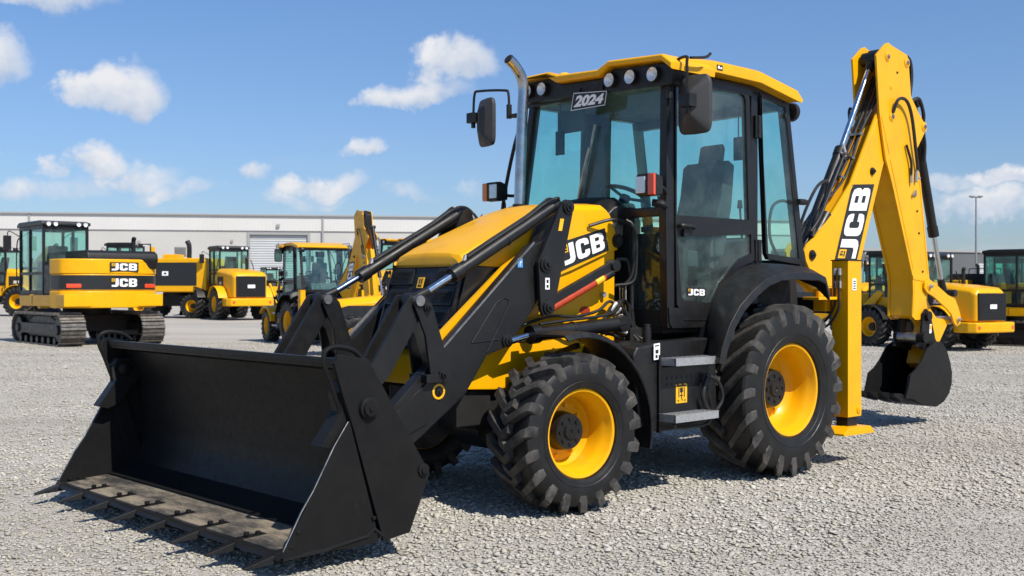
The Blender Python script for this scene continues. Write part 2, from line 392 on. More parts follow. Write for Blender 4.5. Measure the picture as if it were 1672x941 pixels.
sticker('badge', [G(-.035, 1.50, .03), G(.035, 1.50, .03), G(.035, 1.575, .03), G(-.035, 1.575, .03)], gr, ['decal_yellow', 'decal_black'], ((.2, .8, .12, .3), (.25, .45, .4, .85), (.6, .8, .4, .85)))
for sg in (1, -1):  # corner strips of the grille
    b = MB(); b.bar(G(sg * .408, 1.08, .004), G(sg * .400, 1.665, .004), .018, .018); b.build('grille_trim', 'black_paint', gr, bev=.003)

# ---- exhaust stack on the right of the hood
b = MB(); pts = [(1.665, -.25, 2.02), (1.665, -.25, 2.16)]
b.cyl(*pts, .052); ex = b.build('exhaust_base', 'black_matt', H)
b = MB(); P = catmull([(1.663, -.25, 2.14), (1.650, -.25, 2.5), (1.630, -.25, 2.9), (1.620, -.25, 3.07), (1.645, -.25, 3.17), (1.71, -.25, 3.245), (1.775, -.25, 3.29)], 6)
b.tube(P, .043, 20, smooth=False)
s2 = MB(); b.build('exhaust_pipe', 'chrome', ex, ang=50)
b = MB(); b.cyl((1.752, -.25, 3.274), (1.782, -.25, 3.295), .036); b.build('exhaust_mouth', 'black_matt', ex)

# ---- front mudguards
def fender_f(sg):
    b = MB(); c = (2.235, .535); secs = []
    for i in range(15):
        t = R(76 + i * 118 / 14); r = .675 + (.03 if i > 7 else 0) * (i - 7) / 7
        ca, sa = math.cos(t), math.sin(t); row = []
        for y, dr in ((.70, 0), (1.03, 0), (1.065, -.035), (1.055, -.045), (1.02, -.016), (.70, -.016)):
            row.append((c[0] + (r + dr) * ca, sg * y, c[1] + (r + dr) * sa))
        secs.append(row)
    b.loft(secs); b.bar((2.0, sg * .45, 1.0), (2.0, sg * .75, 1.1), .04, .04)
    b.build('front_mudguard', 'black_plastic', H, bev=.004, ang=40)
sy(fender_f)
# ---- rear mudguards: an arched shell from the cab side out over the tyre
Oo = [(-.46, 1.45), (-.40, 1.585), (-.30, 1.615), (.0, 1.625), (.24, 1.612), (.42, 1.565), (.58, 1.478), (.74, 1.365), (.86, 1.23), (.955, 1.06), (.985, .95)]
Ii = [(-.46, 1.60), (-.38, 1.688), (-.26, 1.70), (.0, 1.705), (.18, 1.69), (.34, 1.645), (.48, 1.57), (.60, 1.45), (.68, 1.345), (.735, 1.16), (.80, .95)]
def fender_r(sg):
    b = MB(); secs = []
    for (ox, oz), (ix, iz) in zip(Oo, Ii):
        cx, cz = 0, .69
        d = Vector((ox - cx, oz - cz)).normalized(); k = lambda p, t: (p[0] - d.x * t, p[1] - d.y * t)
        mx, mz = ix * .35 + ox * .65 + d.x * .03, iz * .35 + oz * .65 + d.y * .03
        i2, m2, o2, o3 = k((ix, iz), .02), k((mx, mz), .02), k((ox, oz), .055), k((ox, oz), .06)
        secs.append([(ix, sg * .845, iz), (mx, sg * 1.06, mz), (ox, sg * 1.185, oz), (o2[0], sg * 1.20, o2[1]), (o3[0], sg * 1.185, o3[1]), (m2[0] - d.x * .01, sg * 1.05, m2[1] - d.y * .01), (i2[0], sg * .845, i2[1])])
    b.loft(secs); f = b.build('rear_mudguard', 'black_plastic', H, bev=.004, ang=48)
    b = MB(); y0, y1 = sorted((sg * .72, sg * .80)); b.prism([(-.60, .95), (-.55, 1.55), (-.38, 1.67), (.18, 1.67), (.48, 1.55), (.68, 1.32), (.80, .95), (.75, .75), (.3, .75)], y0, y1)
    b.build('wheel_arch_liner', 'black_matt', f)
sy(fender_r)

# ---- tank, steps, battery box
def tank(sg):
    y = lambda a, c: sorted((sg * a, sg * c))
    b = MB(); y0, y1 = y(.40, .96)
    b.prism([(.72, .56), (1.44, .46), (1.52, .47), (1.60, .56), (1.66, 1.02), (1.62, 1.085), (1.40, 1.10), (.78, 1.125), (.74, 1.10)], y0, y1)
    t = b.build('fuel_tank', 'black_plastic', H, bev=.03, seg=3)
    b = MB(); b.box(.80, 1.42, *y(.955, .975), .985, 1.115); b.build('tank_rail', 'black_paint', t, bev=.015)
    b = MB(); b.box(.86, 1.40, *y(.962, .985), .47, .93)
    for i in range(8):
        for j in range(2): b.cyl((.94 + i * .055, sg * .98, .80 + j * .05), (.94 + i * .055, sg * .989, .80 + j * .05), .013, n=10)
    b.build('battery_box', 'black_paint', t, bev=.008)
    for z, x0, x1, yo in ((.945, .90, 1.40, 1.13), (.545, .935, 1.415, 1.14)):
        b = MB(); y0, y1 = y(.93, yo)
        b.ring([(x0, z - .0), (x1, z), (x1, z + .055), (x0, z + .055)], [(x0 + .003, z + .003), (x1 - .003, z + .003), (x1 - .003, z + .052), (x0 + .003, z + .052)], *y(yo - .004, yo))
        b.box(x0, x1, *y(yo - .018, yo - .0005), z, z + .055); b.box(x0, x0 + .004, y0, y1, z, z + .055); b.box(x1 - .004, x1, y0, y1, z, z + .055)
        for i in range(6):
            ya, yb = y(.94 + i * .032, .955 + i * .032); b.box(x0 + .004, x1 - .004, ya, yb, z + .030, z + .052)
        for i in range(9):
            xa = x0 + .03 + i * (x1 - x0 - .06) / 8; b.box(xa - .004, xa + .004, *y(.935, yo - .02), z + .026, z + .0545)
        b.build('step', 'galvanised', H, bev=.002)
    b = MB(); b.bar((1.40, sg * .97, .46), (1.40, sg * .97, 1.02), .03, .03); b.tube([(1.36, sg * 1.08, .53), (1.30, sg * 1.06, .49), (1.0, sg * 1.05, .49), (.95, sg * 1.08, .53)], .012)
    b.build('step_bracket', 'black_paint', H)
    b = MB(); b.cyl((1.34, sg * .80, 1.10), (1.34, sg * .80, 1.21), .032); b.cyl((1.34, sg * .80, 1.19), (1.34, sg * .80, 1.235), .026); b.build('filler_neck', 'black_plastic', t, bev=.004)
    if sg > 0:
        b = MB(); b.tube([(.93, 1.02, .86), (.84, 1.06, .80), (.80, 1.07, .68), (.86, 1.05, .58), (.92, 1.0, .52)], .014)
        b.tube([(.90, 1.02, .86), (.98, 1.03, .70), (.88, 1.04, .53)], .02); b.build('step_strap', 'hose_rubber', t)
        sticker('warning_sticker', [(1.235, .9855, .66), (1.11, .9855, .66), (1.11, .9855, .80), (1.235, .9855, .80)], t, ['decal_yellow', 'decal_black'],
                ((.1, .9, .86, .94), (.22, .30, .3, .8), (.36, .62, .55, .8), (.45, .52, .22, .55), (.36, .62, .36, .42), (.7, .78, .3, .8), (.15, .25, .08, .18), (.5, .58, .1, .22), (.75, .85, .08, .18)))
        sticker('white_sticker', [(1.465, .9765, .985), (1.40, .9765, .99), (1.40, .9765, 1.105), (1.465, .9765, 1.10)], t, ['decal_white', 'decal_black'], ((.25, .6, .1, .3), (.25, .75, .38, .62), (.15, .85, .82, .9)))
sy(tank)

# ---- loader towers, arms, levers, rams
def plate(name, pts, y0, y1, mt, par, bev=.006): 
    b = MB(); b.prism(pts, min(y0, y1), max(y0, y1)); return b.build(name, mt, par, bev=bev)
def pin(par, x, y, z, sg, r=.05, name='pin', mt='black_paint', h=.03):
    b = MB(); b.lathe([(0, r), (h * .5, r), (h * .5, r * .72), (h, r * .68), (h, r * .32), (h * 1.5, r * .30), (h * 1.5, .001)], (x, y, z), 24, 'y', sg)
    b.mi = 0; return b.build(name, mt, par, bev=.003)
def arms(sg):
    tw = plate('loader_tower', [(2.015, 2.125), (1.97, 2.10), (1.955, 2.03), (2.135, 1.36), (2.17, 1.31), (2.235, 1.305), (2.262, 1.35), (2.285, 1.68), (2.25, 1.74), (2.06, 2.10)], sg * .625, sg * .655, 'black_paint', H)
    plate('inner_plate', [(2.015, 2.125), (1.97, 2.10), (1.955, 2.03), (2.06, 1.62), (2.235, 1.62), (2.26, 1.70), (2.06, 2.10)], sg * .46, sg * .49, 'black_paint', tw)
    for x, z, r in ((2.005, 2.07, .05), (2.215, 1.665, .058), (2.195, 1.365, .05)):
        pin(tw, x, sg * .655, z, sg, r); 
    b = MB(); b.cyl((2.005, sg * .46, 2.07), (2.005, sg * .66, 2.07), .035); b.cyl((2.215, sg * .40, 1.665), (2.215, sg * .66, 1.665), .05); b.build('cross_pin', 'black_paint', tw)
    b = MB(); y0, y1 = sorted((sg * .51, sg * .60))
    b.prism([(2.13, 1.70), (2.17, 1.84), (2.30, 1.79), (3.095, 1.085), (3.22, .965), (3.74, .52), (3.74, .42), (3.66, .37), (3.45, .42), (3.236, .56), (2.885, .80), (2.70, 1.05), (2.50, 1.11), (2.27, 1.37), (2.13, 1.58)], y0, y1)
    a = b.build('loader_arm', 'black_paint', H, bev=.010)
    b = MB(); b.bar((2.28, sg * .602, 1.815), (3.10, sg * .602, 1.088), .012, .012, (0, 1, 0)); 
    b.build('edge_highlight', 'steel_worn', a)  # pale bar painting the highlight on the arm's top bevel
    b = MB()
    for P in ([(2.83, 1.14), (2.62, 1.40), (2.55, 1.435), (2.505, 1.42), (2.52, 1.37), (2.70, 1.075)], [(2.83, 1.14), (2.60, 1.155)]):
        b.tube([(x, sg * .601, z) for x, z in P], .006, 6, smooth=False)
    b.build('weld_rib', 'black_paint', a)
    b = MB(); b.prism([(3.02, .92), (3.08, .99), (3.60, .60), (3.56, .50), (3.2, .64)], *sorted((sg * .60, sg * .612))); b.build('wear_plate', 'black_paint', a, bev=.003)
    pin(a, 3.112, sg * .60, .838, sg, .036, h=.026)
    b = MB(); b.lathe([(0, .052), (.016, .050), (.018, .036), (.0, .034)], (3.112, sg * .600, .838), 24, 'y', sg); b.build('pin_ring', 'decal_yellow', a)
    pin(a, 2.525, sg * .60, 1.143, sg, .045)
    if sg > 0: sticker('hook_sticker', [(2.43, .603, 1.64), (2.385, .603, 1.64), (2.385, .603, 1.70), (2.43, .603, 1.70)], a, ['decal_blue', 'decal_white'], ((.4, .75, .55, .68), (.4, .5, .2, .68)))
    # tilt lever: an upside down V between the arm, the tilt ram and the shovel
    l1 = plate('tilt_lever', [(3.345, 1.455), (3.27, 1.46), (3.235, 1.41), (3.27, 1.30), (3.50, .95), (3.78, .72), (3.86, .80), (3.62, 1.04)], sg * .60, sg * .625, 'black_paint', H)
    plate('lever_plate', [(3.345, 1.455), (3.27, 1.46), (3.235, 1.41), (3.27, 1.30), (3.50, .95), (3.78, .72), (3.86, .80), (3.62, 1.04)], sg * .47, sg * .495, 'black_paint', l1)
    plate('lever_link', [(3.33, 1.40), (3.31, 1.45), (3.24, 1.45), (3.19, 1.40), (3.045, .985), (3.06, .91), (3.14, .89), (3.20, .95), (3.24, 1.20)], sg * .627, sg * .650, 'black_paint', l1)
    plate('lever_link', [(3.33, 1.40), (3.31, 1.45), (3.24, 1.45), (3.19, 1.40), (3.045, .985), (3.06, .91), (3.14, .89), (3.20, .95), (3.24, 1.20)], sg * .44, sg * .465, 'black_paint', l1)
    b = MB(); b.cyl((3.29, sg * .43, 1.42), (3.29, sg * .665, 1.42), .034); b.build('lever_pin', 'steel_worn', l1)
    pin(l1, 3.11, sg * .65, .95, sg, .03); pin(l1, 3.23, sg * .652, 1.38, sg, .03)
    # tilt ram
    y = sg * .55
    b = MB(); b.cyl((2.93, y, 1.595), (2.06, y, 2.068), .044); b.cyl((2.96, y, 1.58), (2.885, y, 1.62), .052); b.cyl((2.50, y, 1.828), (2.485, y, 1.836), .048); b.cyl((2.075, y - .03, 2.065), (2.0, y + .03, 2.08), .05)
    r = b.build('tilt_ram', 'black_paint', H, bev=.003)
    b = MB(); b.cyl((3.16, y, 1.475), (2.93, y, 1.595), .023); b.build('rod', 'rod_chrome', r)
    b = MB(); b.cyl((3.29, y, 1.42), (3.15, y, 1.48), .036, .028); b.cyl((3.29, y - .035, 1.42), (3.29, y + .035, 1.42), .05); b.build('rod_eye', 'black_paint', r, bev=.003)
    b = MB()
    for o in (-.012, .018): b.tube([(2.84, y + o, 1.705), (2.6, y + o, 1.835), (2.3, y + o, 1.995), (2.15, y + o, 2.09), (2.05, y + o * 3, 2.135), (1.95, y - sg * .06, 2.10), (1.85, y - sg * .10, 1.95)], .010, 6)
    b.build('hydraulic_hose', 'hose_rubber', r)
    b = MB(); b.cyl((2.86, y, 1.655), (2.84, y, 1.715), .014); b.cyl((2.3, y, 1.98), (2.22, y, 2.02), .013); b.build('hose_fitting', 'galvanised', r)
    # lift ram
    y = sg * .63
    b = MB(); b.cyl((2.32, y, 1.182), (1.42, y, 1.237), .052); b.cyl((2.345, y, 1.18), (2.27, y, 1.185), .066); b.cyl((1.44, y - .05, 1.235), (1.44, y + .05, 1.235), .06)
    b.cyl((1.95, y, 1.205), (1.93, y, 1.206), .057)
    r = b.build('lift_ram', 'black_paint', H, bev=.004)
    b = MB(); b.cyl((2.52, y, 1.143), (2.32, y, 1.182), .026); b.build('rod', 'rod_chrome', r)
    # bracing strut with a red decal
    y = sg * .57
    b = MB(); b.bar((2.19, y, 1.36), (1.46, y, 1.665), .05, .075); b.cyl((1.46, y - .04, 1.665), (1.46, y + .045, 1.665), .045); s_ = b.build('safety_strut', 'black_paint', H, bev=.008)
    yo = y + sg * .012
    b = MB(); b.cyl((2.10, yo, 1.352), (1.56, yo, 1.578), .026); rc = b.build('lock_ram', 'decal_red', s_)
    b = MB(); b.cyl((2.18, yo, 1.318), (2.10, yo, 1.352), .018); b.cyl((1.56, yo, 1.578), (1.48, yo, 1.612), .030); b.build('ram_end', 'black_paint', rc, bev=.003)
    b = MB(); b.cyl((1.66, yo, 1.536), (1.58, yo, 1.570), .0268); b.build('ram_band', 'decal_yellow', rc)
sy(arms)
b = MB(); b.cyl((3.16, -.51, .70), (3.16, .51, .70), .06); b.build('arm_crosstube', 'black_paint', H, bev=.01)
b = MB(); b.box(3.06, 3.24, .47, .66, .90, .955); b.build('lever_stop', 'black_paint', H, bev=.006)
plate('tower_sticker', [(2.10, 1.90), (2.065, 1.90), (2.045, 1.985), (2.08, 1.985)], .654, .658, 'decal_yellow', H, 0)
sticker('white_label', [(2.225, .6575, 1.49), (2.185, .6575, 1.49), (2.185, .6575, 1.57), (2.225, .6575, 1.57)], H, ['decal_white', 'decal_black'], ((.25, .75, .15, .4), (.25, .75, .55, .85)))
letter_plate('hood_badge', [(1.878, .4625, 1.628), (1.394, .4625, 1.785), (1.435, .4625, 1.952), (1.925, .4625, 1.822)], H)
sticker('hook_sticker', [(1.93, .463, 1.735), (1.895, .463, 1.745), (1.905, .463, 1.80), (1.94, .463, 1.79)], H, ['decal_yellow', 'decal_black'], ((.2, .8, .1, .25), (.2, .4, .4, .9), (.6, .8, .4, .9)))
plate('round_decal', [(1.62 + .055 * math.cos(t), 1.335 + .03 * math.sin(t)) for t in [i * math.pi / 8 for i in range(16)]], .434, .438, 'decal_red', H, 0)

# ---- loading shovel (a two piece clam shovel), slightly askew to the machine
K = lambda x, y, z: (x - .06 * (y - 1.2), y, z)
YL, YR = 1.2, -1.7
def shovel():
    b = MB()
    prof = [(4.205, 1.105), (4.06, 1.085), (3.99, .90), (3.95, .70), (3.925, .50), (3.95, .33), (4.03, .20), (4.16, .137), (4.24, .128)]
    th = [(4.20, 1.070), (4.10, 1.050), (4.015, .88), (3.972, .70), (3.947, .50), (3.972, .345), (4.045, .22), (4.165, .158), (4.24, .150)]
    n = len(prof); secs = []
    for y in (YR + .03, YL - .03): secs.append([K(x, y, z) for x, z in prof] + [K(x, y, z) for x, z in th[::-1]])
    b.loft(secs)
    # rolled top lip and stiffeners behind
    b.loft([[K(x, y, z) for x, z in ((4.21, 1.09), (4.21, 1.125), (4.05, 1.11), (4.03, 1.075))] for y in (YR + .03, YL - .03)])
    b.loft([[K(x, y, z) for x, z in ((3.94, .70), (3.80, .66), (3.66, .46), (3.76, .16), (3.98, .13), (4.0, .22), (3.94, .34), (3.915, .5))] for y in (YR + .03, YL - .03)])
    for sg_y in (.56, -.56):
        for d in (-.07, .07):
            b.prism([(3.94, .95), (3.84, .86), (3.70, .55), (3.70, .40), (3.92, .45), (3.96, .7)], sg_y + d - .014, sg_y + d + .014)
    o = b.build('loader_shovel', 'bucket_steel', H, bev=.006)
    b = MB(); b.loft([[K(x, y, z) for x, z in ((4.075, .192), (4.15, .164), (4.24, .1545), (4.52, .140), (4.52, .105), (4.20, .105), (4.05, .13))] for y in (YR + .03, YL - .03)])
    b.build('worn_floor', 'bucket_floor', o, bev=.004)
    b = MB(); b.loft([[K(x, y, z) for x, z in ((4.17, .1725), (4.21, .170), (4.16, .155), (4.06, .215), (4.035, .245))] for y in (YR + .04, YL - .04)])
    b.build('floor_seam', 'bucket_steel', o)
    b = MB(); b.loft([[K(x, y, z) for x, z in ((4.43, .138), (4.56, .126), (4.575, .108), (4.40, .1))] for y in (YR + .01, YL - .01)])
    ed = b.build('cutting_edge', 'bucket_steel', o, bev=.004)
    for yS, s in ((YL, 1), (YR, -1)):
        def pl(P, d0, d1, nm, par):
            y0, y1 = yS + s * d0, yS + s * d1; b = MB(); b.prism([K(x, yS, z)[::2] for x, z in P], min(y0, y1), max(y0, y1)); return b.build(nm, 'bucket_steel', par, bev=.005)
        w = pl([(4.245, 1.10), (4.22, 1.145), (4.17, 1.14), (4.03, 1.115), (3.615, .45), (3.755, .135), (3.93, .112), (4.135, .775), (4.19, .93)], -.03, .0, 'side_plate', o)
        w2 = pl([(4.142, .79), (3.972, .19), (3.955, .112), (4.10, .105), (4.30, .112), (4.555, .118), (4.43, .34), (4.36, .44), (4.235, .66)], -.034, -.008, 'clam_plate', o)
        pl([(4.41, .365), (4.355, .345), (4.44, .125), (4.56, .118)], -.010, .003, 'wear_strip', w2)
        b = MB(); b.tube([K(x, yS - s * .012, z) for x, z in ((4.150, .785), (4.237, .662), (4.362, .442), (4.432, .342), (4.54, .15))], .0035, 6, smooth=False); b.build('worn_lit_edge', 'steel_worn', w2)  # worn steel strip, its paleness also painting the light caught by the plate edge
        b = MB(); P = [K(x, yS - s * .01, z) for x, z in ((3.93, .14), (3.99, .19), (4.03, .155), (4.30, .125), (4.545, .115))]
        b.tube(P, .013, 6, smooth=False); b.build('edge_bar', 'bucket_steel', w2)
        pts = [K(x, yS - s * .05, z) for x, z in ((4.16, .80), (4.235, 1.0), (4.275, 1.10), (4.265, 1.165), (4.20, 1.185), (4.10, 1.165), (4.04, 1.12))]
        b = MB(); b.tube(pts, .014); b.build('hose_guard', 'bucket_steel', o)
        b = MB(); x, y, z = K(4.03, yS, .85)
        pl([(4.19, .93), (4.10, .80), (3.93, .19), (3.93, .12), (4.05, .12), (4.05, .19), (4.19, .74)], -.062, -.036, 'joint_strip', o)
        b.lathe([(0, .062), (.018, .060), (.022, .045), (.035, .043), (.035, .018), (.042, .016), (.042, .001)], (x, yS, z), 28, 'y', s)
        b.build('pivot_pin', 'bucket_steel', o, bev=.002)
        b = MB(); x, y, z = K(3.665, yS, .475); b.lathe([(0, .038), (.012, .036), (.014, .022), (.024, .02), (.024, .001)], (x, yS, z), 24, 'y', s)
        b.build('pivot_pin', 'bucket_steel', o, bev=.002)
        for xx, zz in ((3.995, .25), (4.50, .17), (4.46, .24)):
            b = MB(); x, y, z = K(xx, yS, zz); b.lathe([(-.01, .011), (.006, .011), (.009, .005), (.009, .001)], (x, yS, z), 10, 'y', s); b.build('bolt', 'bucket_steel', o)
        b = MB(); x, y, z = K(4.15, yS, .93); y2 = yS - s * .05
        P = [(4.00, 1.0), (4.17, 1.0), (4.20, .93), (4.18, .84), (4.25, .74), (4.31, .66), (4.24, .64), (4.14, .68), (4.06, .80), (4.0, .84)]
        b.prism([K(a, yS, c)[::2] for a, c in P], min(yS - s * .03, yS - s * .14), max(yS - s * .03, yS - s * .14))
        x, y, z = K(4.12, yS, .92); b.lathe([(-.005, .05), (.02, .045), (.03, .02), (.03, .001)], (x, yS - s * .14, z), 20, 'y', -s)
        b.build('clam_hinge', 'bucket_steel', o, bev=.008)
    for i in range(8):
        y = YR + .06 + i * (YL - YR - .14) / 7; x0 = K(4.5, y, 0)[0]; b = MB()
        b.hexa([(x0 - .13, y - .035, .128), (x0 - .13, y + .035, .128), (x0 + .06, y + .042, .085), (x0 + .06, y - .042, .085), (x0 - .13, y - .03, .150), (x0 - .13, y + .03, .150), (x0 + .06, y + .034, .140), (x0 + .06, y - .034, .140)])
        b.hexa([(x0 + .04, y - .042, .088), (x0 + .04, y + .042, .088), (x0 + .22, y + .016, .074), (x0 + .22, y - .016, .074), (x0 + .04, y - .030, .136), (x0 + .04, y + .030, .136), (x0 + .22, y + .013, .086), (x0 + .22, y - .013, .086)])
        b.cyl((x0 - .09, y, .145), (x0 - .09, y, .165), .017, n=6); b.cyl((x0 - .02, y, .15), (x0 - .02, y, .168), .017, n=6)
        b.build('tooth', 'bucket_steel', o, bev=.004)
    return o
shovel()
# ---- cab
FX = 1.15                       # windscreen plane
def W(par, nm, P, t, mt, bev=.006): 
    b = MB(); b.hexa(P); return b.build(nm, mt, par, bev=bev)
b = MB()
NP = [(1.085, 1.20), (1.165, 1.20), (1.185, 2.0), (1.165, 3.10), (1.085, 3.10)]
b.prism(NP, .775, .85)                                   # near front pillar
# far front pillar leans in a little
b.loft([[(1.17, -.86, 1.2), (1.17, -.79, 1.2), (1.09, -.79, 1.2), (1.09, -.86, 1.2)], [(1.17, -.84, 2.2), (1.17, -.775, 2.2), (1.09, -.775, 2.2), (1.09, -.84, 2.2)], [(1.13, -.72, 3.10), (1.13, -.65, 3.10), (1.05, -.65, 3.10), (1.05, -.72, 3.10)]])
b.box(.05, .14, .78, .845, 1.25, 3.10)                  # near door pillar
b.hexa([(.14, -.85, 1.25), (.44, -.85, 1.25), (.44, -.74, 1.25), (.14, -.74, 1.25), (.14, -.80, 3.10), (.44, -.80, 3.10), (.44, -.70, 3.10), (.14, -.70, 3.10)])
for s in (1, -1):                                        # rear pillars lean out towards the foot
    b.loft([[(-.60, s * .86, 1.66), (-.52, s * .86, 1.66), (-.52, s * .79, 1.66), (-.60, s * .79, 1.66)], [(-.37, s * .85, 3.06), (-.29, s * .85, 3.06), (-.29, s * .78, 3.06), (-.37, s * .78, 3.06)]])
b.box(1.06, 1.16, -.68, .80, 3.03, 3.13); b.box(-.36, 1.1, .76, .845, 3.045, 3.13); b.box(-.36, 1.1, -.80, -.72, 3.045, 3.13); b.box(-.36, -.28, -.80, .80, 2.98, 3.10)
b.box(-.60, -.50, -.82, .82, 1.64, 1.74)
b.box(1.08, 1.165, .45, .78, 2.04, 2.11); b.box(1.08, 1.165, -.80, -.45, 2.08, 2.15)
b.box(-.5, 1.14, -.845, -.80, 1.22, 1.36); b.box(.14, 1.1, -.85, -.80, 1.96, 2.03)
cf = b.build('cab_frame', 'black_paint', H, bev=.012)
b = MB(); b.prism([(1.165, 1.355), (1.155, 1.235), (1.12, 1.20), (.72, 1.20), (.66, 1.33), (1.03, 1.35)], .80, .862); b.prism([(1.0, 1.255), (.72, 1.25), (.70, 1.262), (1.0, 1.267)], .862, .868)
b.build('sill_panel', 'black_paint', cf, bev=.01)
b = MB(); b.box(-.55, 1.14, -.78, .78, 1.16, 1.24); b.build('cab_floor', 'black_matt', cf)
b = MB(); b.box(1.10, 1.16, -.46, .46, 1.2, 2.12); b.box(1.08, 1.15, -.78, .78, 1.2, 1.34); b.build('bulkhead', 'black_matt', cf)
b = MB(); b.box(-.30, 1.08, -.74, .77, 3.055, 3.10); b.build('headliner', 'liner_grey', cf)
# hinges
for z in (1.80, 2.80):
    b = MB(); b.box(.035, .115, .845, .872, z - .09, z + .09); b.cyl((.075, .872, z - .09), (.075, .872, z + .09), .018)
    b.build('door_hinge', 'black_plastic', cf, bev=.006)
# near door and its two panes
up_o = [(1.09, 1.985), (.135, 1.985), (.16, 2.5), (.185, 3.02), (.21, 3.085), (.28, 3.095), (1.09, 3.075)]
up_i = [(1.075, 2.045), (.195, 2.045), (.215, 2.5), (.235, 2.99), (.25, 3.03), (.29, 3.042), (1.075, 3.025)]
lo_o = [(1.09, 1.985), (.135, 1.985), (.112, 1.72), (.26, 1.675), (.40, 1.60), (.52, 1.49), (.615, 1.345), (.66, 1.325), (1.05, 1.35), (1.075, 1.38)]
lo_i = [(1.075, 1.88), (.165, 1.93), (.165, 1.775), (.30, 1.735), (.42, 1.655), (.56, 1.535), (.66, 1.40), (.70, 1.388), (.99, 1.408), (1.02, 1.43)]
b = MB(); b.ring(up_o, up_i, .815, .862); b.ring(lo_o, lo_i, .815, .862)
dr = b.build('door', 'black_paint', H, bev=.006)
b = MB(); g = lambda P: [(x * 1., z) for x, z in P]
b.prism(up_i, .842, .848); b.build('door_glass', 'cab_glass', dr, flat=True)
b = MB(); b.prism(lo_i, .842, .848); b.build('door_glass', 'cab_glass', dr, flat=True)
b = MB(); b.tube([(1.06, .862, 1.965), (1.05, .90, 1.965), (.93, .905, 1.96), (.90, .875, 1.955)], .016); b.box(.95, 1.02, .862, .885, 1.885, 1.945); b.build('door_handle', 'black_plastic', dr, bev=.005)
# small badge in the corner of the lower pane
letter_plate('door_badge', [(.945, .8485, 1.435), (.725, .8485, 1.43), (.725, .8485, 1.50), (.945, .8485, 1.505)], dr, mg=(.06, .15))
# near rear quarter window
qo = [(.045, 3.085), (-.335, 3.03), (-.60, 1.69), (-.07, 1.735)]; qi = [(.015, 3.045), (-.305, 3.0), (-.545, 1.745), (-.045, 1.785)]
b = MB(); b.ring(qo, qi, .82, .858); q = b.build('quarter_window', 'black_paint', H, bev=.005)
b = MB(); b.prism(qi, .842, .848); b.build('quarter_glass', 'cab_glass', q, flat=True)
b = MB(); b.box(-.56, -.48, .858, .89, 2.20, 2.25); b.cyl((-.56, .90, 2.225), (-.44, .90, 2.225), .018); b.build('window_catch', 'black_plastic', q, bev=.004)
b = MB(); b.cyl((-.30, .855, 2.93), (-.30, .875, 2.93), .022); b.build('window_catch', 'black_plastic', q, bev=.004)
# far side windows, rear window
for nm, P in (('far_door_glass', [(1.08, 1.36), (.44, 1.36), (.44, 3.05), (1.06, 3.05)]), ('far_quarter_glass', [(.14, 1.74), (-.54, 1.74), (-.31, 3.03), (.14, 3.05)])):
    b = MB(); b.hexa([(x, -.845 + .12 * max(0, z - 2.2) / .9 - t, z) for t in (0, .006) for x, z in P]); b.build('side_glass', 'cab_glass', H, flat=True)
b = MB(); b.hexa([(-.565, -.79, 1.74), (-.565, .79, 1.74), (-.559, .79, 1.74), (-.559, -.79, 1.74), (-.345, -.78, 2.99), (-.345, .78, 2.99), (-.339, .78, 2.99), (-.339, -.78, 2.99)])
b.build('rear_window', 'cab_glass', H, flat=True)
# windscreen with its two lower side panes and wiper
b = MB(); b.hexa([(1.142, -.80, 2.13), (1.142, .78, 2.09), (1.148, .78, 2.09), (1.148, -.80, 2.13), (1.10, -.68, 3.05), (1.142, .78, 3.05), (1.148, .78, 3.05), (1.106, -.68, 3.05)])
ws = b.build('windscreen', 'cab_glass', H, flat=True)
for s in (1, -1):
    b = MB(); y0, y1 = sorted((s * .46, s * .785)); b.box(1.142, 1.148, y0, y1, 1.34, 2.05); b.build('lower_pane', 'cab_glass', ws, flat=True)
b = MB(); b.tube([(1.175, -.10, 2.15), (1.185, -.02, 2.42), (1.175, .04, 2.62)], .012, 6); b.bar((1.16, -.07, 2.22), (1.16, .09, 2.80), .010, .018); b.build('wiper', 'steel_worn', ws)
# dash cowl behind the hood
b = MB(); secs = []
for x, zt, w in ((1.145, 2.18, .42), (1.19, 2.205, .41), (1.27, 2.17, .40), (1.34, 2.11, .39)):
    secs.append([(x, y, z) for y, z in ((-w, 2.0), (-w, zt - .04), (-w * .8, zt), (0, zt + .02), (w * .8, zt), (w, zt - .06), (w, 1.9))])
b.loft(secs); b.build('dash_cowl', 'black_plastic', H, bev=.01, ang=45)
# interior
b = MB(); b.prism([(-.02, 1.66), (.42, 1.68), (.46, 1.76), (.42, 1.82), (.06, 1.80), (-.10, 2.30), (-.14, 2.56), (-.20, 2.60), (-.28, 2.56), (-.24, 2.2), (-.14, 1.8)], -.10, .36); b.box(-.05, .35, -.02, .28, 1.24, 1.66)
b.box(-.1, .35, .37, .43, 1.98, 2.03); b.prism([(-.17, 2.58), (-.20, 2.60), (-.23, 2.74), (-.28, 2.76), (-.31, 2.72), (-.28, 2.56)], .02, .24); b.box(-.08, .34, -.17, -.11, 1.98, 2.03); st = b.build('seat', 'seat_fabric', H, bev=.03, seg=3)
b = MB(); cw = Vector((.74, .02, 2.24)); ax = Vector((-.45, 0, .9)).normalized(); u = Vector((0, 1, 0)); w = ax.cross(u)
pts = [cw + (u * math.cos(t) + w * math.sin(t)) * .20 for t in [2 * math.pi * i / 28 for i in range(29)]]
b.tube(pts, .017, 8, smooth=False)
for t in (.4, 2.5, 4.7): b.tube([cw, cw + (u * math.cos(t) + w * math.sin(t)) * .19], .013, 6, smooth=False)
b.cyl(cw - ax * .03, cw + ax * .02, .045); b.cyl((1.0, .02, 1.55), cw - ax * .02, .04)
b.build('steering_wheel', 'black_plastic', H)
